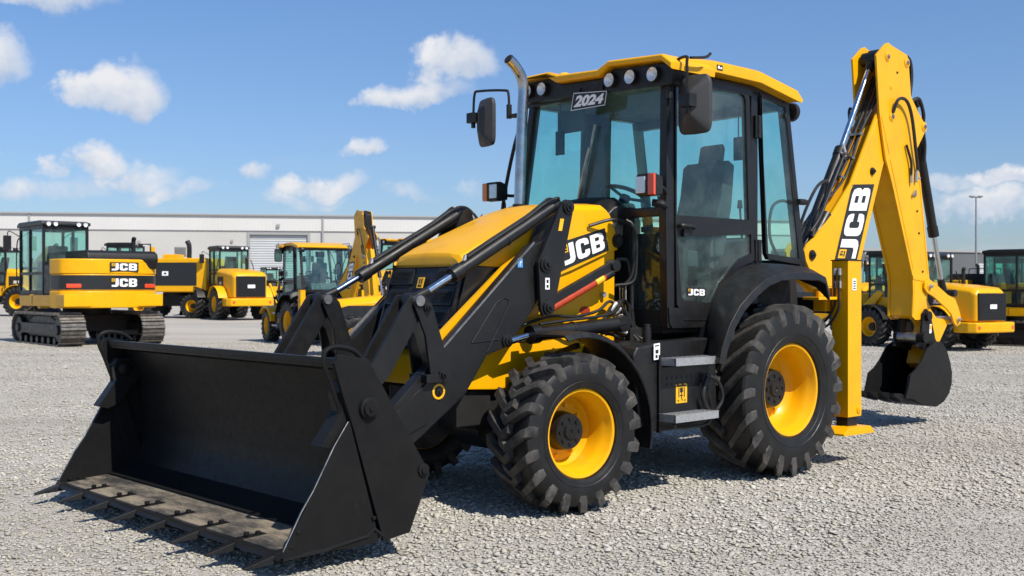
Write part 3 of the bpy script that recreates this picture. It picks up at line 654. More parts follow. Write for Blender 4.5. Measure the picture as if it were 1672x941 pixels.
b = MB(); b.prism([(1.08, 1.25), (1.08, 2.16), (.92, 2.18), (.84, 2.02), (.90, 1.25)], -.30, .30); b.box(.35, .70, -.74, -.45, 1.24, 1.95); b.prism([(-.30, 1.24), (-.52, 1.7), (-.40, 1.95), (-.28, 1.9), (-.2, 1.24)], -.4, .5)
b.build('console', 'interior_grey', H, bev=.03)
b = MB(); b.box(.86, .92, .28, .79, 1.24, 1.93); b.box(.86, .92, -.79, -.28, 1.24, 1.93); b.box(.55, .72, .50, .77, 1.24, 1.62); b.build('pane_backing', 'black_matt', H, bev=.01)  # black boards added behind the lower panes to make them look dark
b = MB()
for x, y, z, dx in ((.62, -.52, 1.95, .06), (.55, -.58, 1.95, .02), (-.34, .16, 1.92, .03), (-.34, -.10, 1.92, .05), (-.36, .38, 1.9, .02)):
    b.tube([(x, y, z), (x + dx, y, z + .18), (x + dx * 1.6, y, z + .30)], .010, 6); b.cyl((x + dx * 1.6, y, z + .29), (x + dx * 1.7, y, z + .36), .025, .018, 12)
b.build('lever', 'black_plastic', H)
b = MB(); b.tube([(-.30, .55, 2.0), (-.1, .58, 2.02), (.12, .6, 2.02), (.16, .6, 2.07)], .015, 6); b.tube([(.18, -.72, 2.0), (.1, -.6, 2.05), (-.1, -.6, 2.05)], .012, 6); b.build('grab_handle', 'black_plastic', H)
for y0, y1, x0, z0, z1 in ((-.52, -.20, .98, 2.80, 2.99), ):
    b = MB(); b.box(x0, x0 + .015, y0, y1, z0, z1); b.build('sun_visor', 'interior_grey', H, bev=.008)
def imir(x, y, z):
    b = MB(); b.tube([(x, y, 3.06), (x, y, z + .20)], .006, 6, smooth=False); b.box(x - .012, x + .012, y - .045, y + .045, z, z + .20); b.build('inner_mirror', 'black_plastic', H, bev=.012)
imir(1.02, -.46, 2.62); imir(.55, .36, 2.62); imir(-.28, .40, 2.60)
b = MB(); b.tube([(.55, .40, 2.84), (.5, .46, 2.90), (.44, .52, 2.92)], .008, 6); b.cyl((.44, .50, 2.92), (.44, .55, 2.92), .03); b.cyl((.3, -.66, 2.96), (.3, -.62, 2.96), .03); b.cyl((.85, .70, 2.98), (.85, .76, 2.98), .05); b.box(.80, .9, .70, .76, 2.92, 3.04); b.build('speaker', 'black_plastic', H, bev=.004)
# ---- roof
b = MB(); RP = [(1.09, 3.150), (1.19, 3.168), (1.20, 3.205), (.72, 3.245), (.15, 3.243), (-.36, 3.135), (-.445, 3.085), (-.43, 3.055), (-.36, 3.048), (.14, 3.135), (.70, 3.145), (.95, 3.125)]
secs = []
for y, kx, dz in ((-.76, .97, -.03), (-.73, 1, 0), (.90, 1, 0), (.945, .985, -.02)): secs.append([(x * kx, y, z + (dz if z > 3.16 or x < -.4 else 0)) for x, z in RP])
b.loft(secs); rf = b.build('roof', 'yellow_paint', H, bev=.010)
b = MB()
low = [(-.66, 3.225), (-.34, 3.228), (-.215, 3.160), (.265, 3.138), (.305, 3.165), (.365, 3.200), (.90, 3.163), (1.0, 3.085)]
upp = [(1.005, 3.140), (.91, 3.210), (.37, 3.245), (.30, 3.215), (.255, 3.195), (-.20, 3.220), (-.31, 3.262), (-.65, 3.262)]
secs = []
for x, k in ((.80, 0), (1.20, 0), (1.295, 0), (1.31, .012)):
    secs.append([(x, y, z + k * (1 if i < len(low) else -1)) for i, (y, z) in enumerate(low + upp)])
b.loft(secs); b.build('roof_visor', 'yellow_paint', rf, bev=.006)
b = MB(); b.prism([(-.70, 3.06), (.93, 2.99), (.97, 3.09), (.90, 3.155), (.36, 3.19), (.26, 3.135), (-.21, 3.155), (-.34, 3.22), (-.70, 3.22)], 1.10, 1.235, 'x'); fa = b.build('light_panel', 'black_plastic', rf, bev=.012)
b = MB(); b.lathe([(0, .055), (.03, .05), (.045, .03), (.05, .001)], (1.20, -.22, 3.205), 20, 'z'); b.build('beacon_base', 'decal_yellow', rf)
for y, z in ((-.605, 3.148), (-.425, 3.142), (.345, 3.103), (.560, 3.095), (.785, 3.082)):
    b = MB(); b.lathe([(-.06, .045), (-.02, .055), (.022, .060), (.028, .058), (.028, .053), (.018, .052)], (1.245, y, z), 28, 'x', cap=False); l = b.build('work_light', 'black_plastic', H)
    b = MB(); b.lathe([(.024, .0525), (.016, .042), (.006, .026), (.000, .014), (.012, .011), (.014, .001)], (1.245, y, z), 28, 'x', cap=False)
    b.build('reflector', 'reflector', l)
    b = MB(); b.lathe([(.026, .0525), (.030, .03), (.032, .001)], (1.245, y, z), 28, 'x', cap=False); b.build('lens', 'lens_clear', l)
b = MB(); b.lathe([(0, .03), (.01, .075), (.05, .08), (.075, .05), (.08, .001)], (-.44, .80, 2.985), 20, 'x', -1); b.build('rear_light', 'black_plastic', H)
sticker('roof_badge', [(.71, .9465, 3.165), (.64, .9465, 3.165), (.64, .9465, 3.205), (.71, .9465, 3.205)], rf, ['decal_black', 'decal_white'], ((.15, .45, .25, .8), (.55, .85, .25, .6)))
text_plate('year_plate', '2024', [(1.262, -.078, 2.918), (1.25, .290, 2.918), (1.245, .305, 3.028), (1.256, -.052, 3.058)], H, ['decal_black', 'decal_white'], bold=.05, shear=.15, frame=True, mg=(.07, .16))
b = MB(); b.bar((1.245, .0, 3.04), (1.245, .0, 3.09), .02, .01); b.bar((1.245, .25, 3.02), (1.245, .25, 3.09), .02, .01); b.build('plate_bracket', 'black_plastic', H)
# ---- mirrors on arms and lamps on the front pillars
def mirror(c, ry, pts, par=H):
    b = MB(); secs = []
    for d, kx, kz in ((0, 1, 1), (.028, 1.02, 1.02), (.040, .97, .98), (.115, .12, .42), (.118, .08, .38)):
        P = []
        for j in range(20):
            t = 2 * math.pi * j / 20; e = .35
            P.append((d, .135 * kx * math.copysign(abs(math.cos(t)) ** e, math.cos(t)), .215 * kz * math.copysign(abs(math.sin(t)) ** e, math.sin(t))))
        secs.append(P)
    b.loft(secs); b.xform(0, Matrix.Translation(c) @ Matrix.Rotation(R(ry), 4, 'Z'))
    o = b.build('mirror', 'mirror_shell', par, bev=.004)
    b = MB(); b.loft([[(-.003, .108 * math.copysign(abs(math.cos(t)) ** .35, math.cos(t)), .19 * math.copysign(abs(math.sin(t)) ** .35, math.sin(t))) for t in [2 * math.pi * j / 20 for j in range(20)]], [(-.001, .108 * math.copysign(abs(math.cos(t)) ** .35, math.cos(t)), .19 * math.copysign(abs(math.sin(t)) ** .35, math.sin(t))) for t in [2 * math.pi * j / 20 for j in range(20)]]])
    b.xform(0, Matrix.Translation(c) @ Matrix.Rotation(R(ry), 4, 'Z')); b.build('mirror_glass', 'chrome', o)
    b = MB(); b.tube(pts, .012, 8, 4); p = Vector(pts[-1]); b.box(p.x - .04, p.x + .04, p.y - .05, p.y + .05, p.z - .045, p.z + .045); b.cyl(p - Vector((0, 0, .09)), p, .02); b.build('mirror_arm', 'black_plastic', o, bev=.006)
mirror((1.06, 1.035, 2.845), 8, [(1.17, .84, 3.08), (1.18, .95, 3.17), (1.20, 1.06, 3.175), (1.20, 1.06, 3.12), (1.185, 1.055, 2.86)])
b = MB(); b.tube([(1.17, .84, 3.13), (1.17, .88, 3.10), (1.17, .875, 2.90)], .013); b.cyl((1.17, .87, 3.02), (1.17, .87, 2.90), .024); b.tube([(1.16, 1.06, 3.175), (1.0, 1.07, 3.20), (.94, 1.07, 3.235)], .011, 6); b.build('mirror_bracket', 'black_plastic', H)
mirror((1.03, -1.385, 3.0), -12, [(1.13, -.86, 2.98), (1.13, -.99, 3.0), (1.13, -.99, 3.05), (1.13, -1.0, 3.20), (1.13, -1.06, 3.235), (1.13, -1.40, 3.275), (1.13, -1.47, 3.25), (1.14, -1.475, 3.04)])
b = MB(); b.tube([(1.13, -.86, 3.0), (1.13, -.99, 3.0)], .016); b.cyl((1.13, -.99, 2.98), (1.13, -.99, 3.10), .024); b.build('mirror_bracket', 'black_plastic', H)
b = MB(); b.tube([(1.14, -.76, 3.02), (1.14, -.90, 2.75), (1.14, -1.03, 2.35), (1.14, -1.06, 2.1), (1.14, -.9, 2.02)], .016); b.build('grab_rail', 'black_plastic', H)
def lamp(x, y, z, out, sg):
    b = MB(); b.prism([(x - .10, z - .07), (x - .02, z - .085), (x + .03, z - .08), (x + .035, z + .08), (x - .02, z + .085), (x - .10, z + .06)], y - .075, y + .075)
    o = b.build('headlight', 'black_plastic', H, bev=.016, seg=3)
    b = MB(); b.prism([(x + .02, z - .085), (x + .045, z - .075), (x + .045, z + .072), (x + .02, z + .08)], y + sg * .078 - .03, y + sg * .078 + .03); b.build('indicator_lens', 'lens_red' if sg > 0 else 'lens_orange', o, bev=.008)
    yc = y - sg * .028
    b = MB(); b.prism([(yc - .045, z - .06), (yc + .045, z - .06), (yc + .045, z + .06), (yc - .045, z + .06)], x + .028, x + .040, 'x'); b.build('reflector', 'reflector', o, bev=.006)
    b = MB(); b.prism([(yc - .048, z - .063), (yc + .048, z - .063), (yc + .048, z + .063), (yc - .048, z + .063)], x + .041, x + .047, 'x'); b.build('lens', 'lens_clear', o, bev=.002)
    b = MB(); b.tube(out, .014); b.tube([(x - .09, y, z - .02), (x - .13, y, z - .10), (x - .1, y * .97, z - .2)], .007, 6); b.build('lamp_bracket', 'black_plastic', o)
lamp(1.36, .815, 2.255, [(1.28, .82, 2.25), (1.22, .85, 2.24), (1.17, .84, 2.2)], 1)
lamp(1.27, -1.03, 2.335, [(1.19, -1.02, 2.32), (1.15, -.95, 2.30), (1.14, -.84, 2.30)], -1)
b = MB(); b.tube([(1.40, -.50, 2.08), (1.36, -.62, 2.14), (1.3, -.78, 2.16)], .05, 10, r1=.03); b.build('air_intake', 'black_plastic', H)
b = MB(); b.tube([(1.28, .80, 2.13), (1.24, .86, 2.12), (1.20, .86, 2.10)], .028, 8); b.build('lamp_arm', 'black_plastic', H)
# ---- hoses and pipes in front of the cab
b = MB()
for P, r in (([(1.62, .48, 1.96), (1.45, .55, 2.01), (1.30, .56, 1.99), (1.20, .56, 1.92), (1.19, .56, 1.7), (1.22, .55, 1.55), (1.36, .50, 1.52)], .013), ([(1.24, .50, 2.02), (1.20, .54, 1.95), (1.21, .54, 1.62), (1.30, .50, 1.5)], .012),
             ([(1.75, .56, 1.225), (1.55, .55, 1.26), (1.42, .52, 1.36), (1.30, .52, 1.40), (1.22, .54, 1.33), (1.20, .56, 1.20), (1.05, .62, 1.17)], .014), ([(1.45, .53, 1.30), (1.32, .53, 1.35), (1.25, .56, 1.24), (1.22, .60, 1.13), (1.1, .66, 1.10)], .014), ([(1.40, .52, 1.26), (1.31, .54, 1.28), (1.28, .57, 1.18), (1.22, .62, 1.09)], .014), ([(1.26, .5, 1.48), (1.24, .5, 1.2), (1.22, .5, .95)], .012)):
    b.tube(P, r, 8)
for P, r in (([(2.30, .50, 1.24), (2.05, .52, 1.30), (1.80, .50, 1.29), (1.55, .50, 1.33), (1.42, .50, 1.40), (1.34, .52, 1.34)], .012), ([(2.28, .66, 1.25), (2.0, .665, 1.275), (1.7, .66, 1.295), (1.50, .64, 1.33), (1.36, .58, 1.41), (1.27, .55, 1.36), (1.25, .56, 1.22)], .011), ([(1.30, .46, 1.72), (1.22, .50, 1.70), (1.20, .52, 1.5), (1.22, .54, 1.3)], .014), ([(1.95, .47, 1.20), (1.8, .50, 1.17), (1.6, .50, 1.18), (1.4, .50, 1.15), (1.25, .55, 1.10)], .013)):
    b.tube(P, r, 8)
b.build('hydraulic_hose', 'hose_rubber', H)
b = MB()
for y in (.45, .48, .51): b.tube([(1.255, y, 1.52), (1.255, y, .92)], .006, 6, smooth=False)
for p, q in (((1.44, .52, 1.33), (1.37, .52, 1.385)), ((1.40, .53, 1.31), (1.34, .53, 1.345)), ((1.36, .49, 1.26), (1.30, .52, 1.29)), ((1.36, .53, 1.19), (1.30, .56, 1.16))): b.cyl(p, q, .019, n=10)
b.cyl((1.44, .44, 1.45), (1.44, .47, 1.45), .02)
b.build('steel_pipe', 'galvanised', H)
b = MB(); b.lathe([(0, .055), (.03, .05), (.03, .035), (.05, .03), (.05, .001)], (1.30, .45, 1.86), 20, 'y'); b.build('hood_latch', 'black_plastic', H)

# ---- rear frame, kingpost, stabilisers
b = MB(); b.box(-1.02, -.90, -1.05, 1.05, .62, .80); b.box(-1.02, -.90, -1.05, 1.05, 1.28, 1.42); b.box(-1.02, -.62, -.45, .45, .6, 1.5)
b.box(-1.75, -1.02, -.22, .22, .55, .75); b.box(-1.95, -1.02, -.20, .20, 1.30, 1.46); b.cyl((-1.45, 0, .5), (-1.45, 0, 1.5), .11)
b.build('rear_frame', 'black_paint', H, bev=.01)
b = MB(); b.box(-.90, -.55, .86, 1.02, 1.40, 1.425); b.box(-.98, -.80, .80, .92, 1.30, 1.50); b.cyl((-.70, .93, 1.425), (-.70, .93, 1.47), .03); b.build('frame_bracket', 'yellow_paint', H, bev=.006)
def stab(sg):
    y0, y1 = sorted((sg * .94, sg * 1.10))
    b = MB(); b.box(-1.075, -.865, y0, y1, .40, 1.735); o = b.build('stabiliser', 'yellow_paint', H, bev=.008)
    b = MB(); b.box(-1.085, -.855, y0 - .004, y1 + .004, 1.733, 1.742); b.build('cap_plate', 'black_paint', o)
    b = MB(); b.box(-1.045, -.895, y0 + .025, y1 - .025, .30, .42); b.build('stabiliser_ram', 'black_paint', o, bev=.004)
    b = MB(); b.prism([(-1.20, .262), (-1.14, .315), (-.80, .325), (-.72, .275), (-.72, .258), (-1.20, .25)], y0 - .05, y1 + .05); f = b.build('stabiliser_foot', 'yellow_paint', o, bev=.006)
    b = MB(); b.lathe([(0, .036), (.008, .034), (.008, .018), (.014, .016), (.014, .001)], (-1.03, sg * 1.10, .46), 20, 'y', sg); b.build('pin', 'yellow_paint', o)
    b = MB(); b.box(-1.095, -1.073, y0 + .03, y1 - .03, .62, .86); b.build('rubber_buffer', 'black_plastic', o, bev=.006)
    b = MB()
    for yy, d in ((.985, 0), (1.03, .02)):
        b.tube([(-.845, sg * yy, 1.66), (-.835, sg * yy, 1.45), (-.83, sg * yy, 1.34 - d), (-.82, sg * (yy - .10), 1.20 - d), (-.78, sg * (yy - .3), 1.12 - d), (-.72, sg * .55, 1.10)], .011, 8)
    b.build('hydraulic_hose', 'hose_rubber', o)
    for yy in (.985, 1.03):
        b = MB()
        for z in (1.67, 1.56): b.cyl((-.845, sg * yy, z), (-.845, sg * yy, z - .06), .016, n=8)
        b.cyl((-.845, sg * yy, 1.67), (-.845, sg * yy, 1.5), .010, n=8)
        b.build('hose_fitting', 'galvanised', o)
    sticker('white_label', [(-.925, sg * 1.1025, 1.48), (-.985, sg * 1.1025, 1.48), (-.985, sg * 1.1025, 1.58), (-.925, sg * 1.1025, 1.58)][::sg], o, ['decal_white', 'decal_black'], [(.2, .8, .12 + .2 * i, .22 + .2 * i) for i in range(4)])
sy(stab)
# ---- boom
BP = [(-1.69, 1.86), (-1.75, 1.93), (-1.88, 2.00), (-2.16, 2.235), (-2.51, 2.57), (-3.02, 3.345), (-3.12, 3.43), (-3.27, 3.44), (-3.37, 3.33), (-3.33, 3.18), (-3.184, 2.894), (-3.034, 2.593), (-2.715, 1.816), (-2.56, 1.48), (-2.40, 1.40), (-2.154, 1.40), (-1.84, 1.60), (-1.72, 1.76)]
bo = plate('boom', BP, .092, .118, 'yellow_paint', H); plate('boom_plate', BP, -.118, -.092, 'yellow_paint', bo)
plate('boom_web', [(-1.85, 1.75), (-1.95, 1.95), (-2.20, 2.20), (-2.55, 2.52), (-3.02, 3.22), (-3.14, 3.25), (-3.16, 2.894), (-3.01, 2.60), (-2.70, 1.84), (-2.54, 1.50), (-2.4, 1.42), (-2.2, 1.42), (-1.9, 1.6)], -.091, .091, 'yellow_paint', bo)
for x, z, r in ((-1.815, 1.822, .05), (-2.912, 2.717, .04), (-3.255, 3.32, .05)): pin(bo, x, .118, z, 1, r)
letter_plate('boom_badge', [(-2.61, .1185, 1.76), (-2.955, .1185, 2.585), (-2.535, .1185, 2.555), (-2.205, .1185, 1.76)], bo, mg=(.05, .10))
b = MB(); b.cyl((-1.80, 0, 1.82), (-2.505, 0, 2.905), .056); b.cyl((-2.47, 0, 2.85), (-2.52, 0, 2.93), .064); b.cyl((-1.98, 0, 2.09), (-1.995, 0, 2.12), .062); b.cyl((-1.815, -.09, 1.84), (-1.815, .09, 1.84), .06); br = b.build('boom_ram', 'black_paint', H, bev=.004)
b = MB(); b.cyl((-2.505, 0, 2.905), (-3.08, 0, 3.86), .030); b.build('rod', 'rod_chrome', br)
b = MB(); b.cyl((-3.12, -.10, 3.935), (-3.12, .10, 3.935), .075); b.cyl((-3.05, 0, 3.80), (-3.12, 0, 3.935), .045, .06); b.build('rod_eye', 'black_paint', br, bev=.005)
b = MB()
for i, y in enumerate((-.065, -.03, .02, .06)):
    b.tube([(-1.86, y * 1.6, 2.0), (-2.1 + .02 * i, y, 2.26 + .02 * (i % 2)), (-2.5, y, 2.64 + .03 * (i % 3)), (-2.8, y * .8, 3.08 + .03 * (i % 2)), (-3.05, y, 3.44), (-3.16, y, 3.62), (-3.24, y, 3.78)], .015, 8)
b.tube([(-2.46, .08, 2.86), (-2.36, .12, 2.80), (-2.10, .14, 2.45), (-1.93, .14, 2.2), (-1.80, .12, 2.05)], .013, 8)
b.tube([(-1.6, .10, 1.80), (-1.56, .16, 2.1), (-1.72, .22, 2.45), (-1.95, .2, 2.55), (-2.0, .15, 2.42)], .015, 8)
b.tube([(-1.62, -.10, 1.75), (-1.52, -.16, 2.0), (-1.62, -.2, 2.3), (-1.80, -.16, 2.36), (-1.9, -.1, 2.2)], .015, 8)
b.tube([(-3.2, -.17, 3.3), (-3.0, -.19, 3.42), (-2.98, -.17, 3.22), (-3.06, -.12, 2.98)], .016, 8)
b.tube([(-1.75, .05, 1.80), (-1.95, .06, 2.0), (-2.15, .07, 2.24)], .05, 10)
b.build('hydraulic_hose', 'hose_rubber', br)
b = MB(); b.cyl((-2.44, .07, 2.88), (-2.47, .07, 2.84), .022, n=10); b.cyl((-2.52, .02, 2.98), (-2.44, .10, 2.87), .014, n=8); b.build('hose_fitting', 'galvanised', br)
for x, z in ((-2.42, 2.63), (-2.62, 2.84), (-2.78, 3.10)):
    b = MB(); b.box(x - .03, x + .03, -.08, .08, z - .012, z + .012); b.build('hose_clamp', 'steel_worn', br)
# ---- dipper
DP = [(-2.945, 3.93), (-3.13, 4.075), (-3.19, 4.095), (-3.25, 4.075), (-3.575, 4.02), (-3.605, 3.95), (-3.657, 3.578), (-3.80, 3.44), (-3.955, 3.31), (-3.975, 3.24), (-3.78, 3.015), (-3.79, 2.93), (-3.872, 2.644), (-4.06, 1.58), (-4.02, 1.46), (-3.96, 1.31), (-3.91, 1.20), (-3.86, 1.15), (-3.75, 1.15), (-3.68, 1.19), (-3.70, 1.45), (-3.687, 1.63), (-3.264, 2.606), (-3.131, 2.869), (-3.009, 3.337)]
for P in ([(-2.18, 2.20), (-2.53, 2.53), (-3.03, 3.28)], [(-3.16, 2.88), (-2.70, 1.83)], [(-2.05, 1.52), (-2.35, 1.52), (-2.60, 1.64)]):
    b = MB(); b.tube([(x, .1185, z) for x, z in P], .005, 5, smooth=False); b.build('weld_seam', 'yellow_paint', bo)
di = plate('dipper', DP, .125, .150, 'yellow_paint', H); plate('dipper_plate', DP, -.150, -.125, 'yellow_paint', di)
plate('dipper_web', [(-3.15, 2.90), (-3.78, 2.93), (-3.86, 2.64), (-4.05, 1.58), (-3.94, 1.30), (-3.86, 1.165), (-3.76, 1.165), (-3.69, 1.20), (-3.712, 1.45), (-3.70, 1.635), (-3.276, 2.61)], -.1245, .1245, 'yellow_paint', di)
plate('dipper_web', [(-3.62, 3.90), (-3.60, 3.95), (-3.25, 4.06), (-3.24, 4.03), (-3.52, 3.92), (-3.56, 3.58), (-3.60, 3.55)], -.1245, .1245, 'black_paint', di)
for x, z, r in ((-3.166, 3.943, .034), (-3.563, 3.933, .036), (-3.255, 3.32, .036), (-3.935, 3.276, .036)):
    pin(di, x, .15, z, 1, r * 1.5, mt='yellow_paint', h=.014); pin(di, x, .16, z, 1, r * .75, h=.014, mt='steel_worn')
for x, z in ((-3.78, 2.34), (-3.82, 2.10), (-3.90, 1.68), (-3.36, 3.80)): pin(di, x, .148, z, 1, .014, h=.012)
pin(di, -3.24, .15, 3.63, 1, .03, mt='yellow_paint', h=.006)
b = MB(); b.box(-3.75, -3.70, .15, .165, 2.50, 2.54); b.bar((-3.66, .17, 2.50), (-3.72, .17, 2.56), .02, .02); b.build('hose_clip', 'steel_worn', di)
for P in ([(-3.20, 2.86), (-3.68, 1.70)], [(-3.78, 2.90), (-3.86, 2.62), (-4.03, 1.66)], [(-3.02, 3.30), (-3.18, 2.92)], [(-3.75, 1.60), (-3.72, 1.22)]):
    b = MB(); b.tube([(x + (-.02 if x > -3.7 else .02), .1505, z) for x, z in P], .005, 5, smooth=False); b.build('weld_seam', 'yellow_paint', di)
plate('wear_collar', [(-3.69, 1.64), (-4.055, 1.60), (-4.052, 1.56), (-3.69, 1.595)], .15, .156, 'yellow_paint', di, .002)
b = MB(); b.tube([(-3.25, .165, 3.36), (-3.30, .20, 3.50), (-3.45, .21, 3.50), (-3.58, .20, 3.34), (-3.68, .19, 3.0), (-3.74, .18, 2.80), (-3.73, .17, 2.76)], .018, 8); b.tube([(-3.62, .17, 2.70), (-3.60, .18, 2.86), (-3.52, .17, 3.04)], .014, 8)
b.tube([(-3.55, .10, 4.02), (-3.70, .10, 3.98), (-3.74, .1, 3.80), (-3.70, .10, 3.60)], .028, 8)
b.tube([(-3.76, .10, 3.55), (-3.88, .12, 3.58), (-3.98, .12, 3.42), (-4.0, .10, 3.28), (-4.08, .08, 3.10), (-4.10, .06, 2.9)], .020, 8)
b.build('hydraulic_hose', 'hose_rubber', di)
b = MB(); b.cyl((-3.735, .175, 2.78), (-3.725, .17, 2.66), .018, n=8); b.cyl((-3.80, .17, 2.70), (-3.72, .17, 2.70), .014, n=8); b.build('hose_fitting', 'galvanised', di)
b = MB(); b.cyl((-3.62, .17, 2.80), (-3.625, .17, 2.64), .018, n=8); b.build('hose_fitting', 'galvanised', di)
b = MB(); b.cyl((-3.94, 0, 3.58), (-4.43, 0, 2.12), .052); b.cyl((-4.40, 0, 2.20), (-4.44, 0, 2.09), .060); b.cyl((-3.93, -.09, 3.55), (-3.93, .09, 3.55), .05); dr_ = b.build('dipper_ram', 'black_paint', H, bev=.004)
b = MB(); b.cyl((-4.43, 0, 2.12), (-4.66, 0, 1.44), .028); b.build('rod', 'rod_chrome', dr_)
b = MB(); b.cyl((-4.60, 0, 1.60), (-4.66, 0, 1.44), .04, .05); b.cyl((-4.66, -.15, 1.44), (-4.66, .15, 1.44), .04); b.build('rod_eye', 'black_paint', dr_)
LP = [(-3.90, 1.56), (-3.98, 1.60), (-4.08, 1.57), (-4.42, 1.42), (-4.58, 1.38), (-4.66, 1.28), (-4.715, 1.18), (-4.71, 1.09), (-4.63, 1.06), (-4.56, 1.10), (-4.50, 1.20), (-4.38, 1.27), (-4.10, 1.40), (-3.95, 1.45), (-3.89, 1.50)]
li = plate('tipping_link', LP, .160, .182, 'yellow_paint', H, .005); plate('link_plate', LP, -.182, -.160, 'yellow_paint', li, .005)
for x, z in ((-3.99, 1.52), (-4.64, 1.14)): pin(li, x, .182, z, 1, .045, mt='yellow_paint', h=.012); pin(li, x, .19, z, 1, .025, mt='galvanised')
b = MB(); b.cyl((-4.64, -.19, 1.14), (-4.64, .19, 1.14), .035); b.build('link_pin', 'galvanised', li)
plate('bucket_link', [(-4.70, 1.13), (-4.64, 1.08), (-4.56, 1.10), (-4.20, .72), (-4.12, .60), (-4.02, .66), (-4.10, .86), (-4.20, 1.06), (-4.10, 1.20), (-4.15, 1.27), (-4.30, 1.16)], -.11, .11, 'yellow_paint', li, .008)
# ---- digging bucket
OX = lambda P: P
SP = [(-3.38, .345), (-3.42, .42), (-3.47, .565), (-3.60, .62), (-3.72, .71), (-3.85, .84), (-4.0, .90), (-4.17, .90), (-4.29, .80), (-4.36, .675), (-4.405, .55), (-4.40, .43), (-4.34, .32), (-4.22, .235), (-4.05, .190), (-3.80, .225)]
b = MB(); secs = []
outp = [(-3.33, .335), (-3.80, .222), (-4.05, .186), (-4.225, .231), (-4.345, .317), (-4.405, .43), (-4.41, .55), (-4.365, .678), (-4.29, .805), (-4.17, .905), (-4.0, .905), (-3.93, .89)]
inp = [(-3.33, .352), (-3.80, .245), (-4.05, .208), (-4.215, .252), (-4.325, .334), (-4.382, .44), (-4.386, .55), (-4.342, .668), (-4.272, .79), (-4.16, .88), (-4.0, .88), (-3.93, .87)]
b.loft([[(x, y, z) for x, z in outp + inp[::-1]] for y in (-.245, .215)])
bk = b.build('digging_bucket', 'bucket_steel', H, bev=.004, ang=30)
for y0, y1 in ((.215, .235), (-.265, -.245)): plate('bucket_side', SP, y0, y1, 'bucket_steel', bk, .004)
plate('side_cutter', [(-3.36, .33), (-3.42, .44), (-3.47, .575), (-3.56, .56), (-3.62, .42), (-3.60, .30)], .236, .250, 'bucket_steel', bk, .003)
for y in (.125, -.135): plate('hanger_plate', [(-3.70, .86), (-3.78, .93), (-3.83, 1.02), (-3.86, 1.22), (-3.93, 1.27), (-4.02, 1.23), (-4.05, 1.15), (-4.13, .94), (-4.20, .86), (-4.05, .80), (-3.85, .83)], y + .03, y + .055, 'bucket_steel', bk, .005)
b = MB(); b.cyl((-3.945, .10, 1.19), (-3.945, .215, 1.19), .055); b.cyl((-3.80, -.12, .96), (-3.80, .22, .96), .05, n=20); b.cyl((-3.80, .20, .96), (-3.80, .245, .96), .06); b.build('hanger_boss', 'bucket_steel', bk, bev=.003)
b = MB(); b.cyl((-3.80, -.075, .96), (-3.80, .15, .96), .052); b.build('worn_pin', 'steel_worn', bk)
sticker('bucket_sticker', [(-3.99, .181, 1.0), (-4.035, .181, 1.0), (-4.045, .181, 1.10), (-4.0, .181, 1.10)], bk, ['decal_white', 'decal_yellow'], ((.1, .9, .4, .9),))
for i in range(4):
    y = -.215 + i * .135; b = MB()
    b.hexa([(-3.55, y - .03, .26), (-3.55, y + .03, .26), (-3.30, y + .03, .315), (-3.30, y - .03, .315), (-3.55, y - .028, .315), (-3.55, y + .028, .315), (-3.30, y + .03, .385), (-3.30, y - .03, .385)])
    b.hexa([(-3.30, y - .032, .318), (-3.30, y + .032, .318), (-3.18, y + .026, .372), (-3.18, y - .026, .372), (-3.30, y - .03, .382), (-3.30, y + .03, .382), (-3.18, y + .026, .386), (-3.18, y - .026, .386)])
    b.build('tooth', 'bucket_steel', bk, bev=.003)
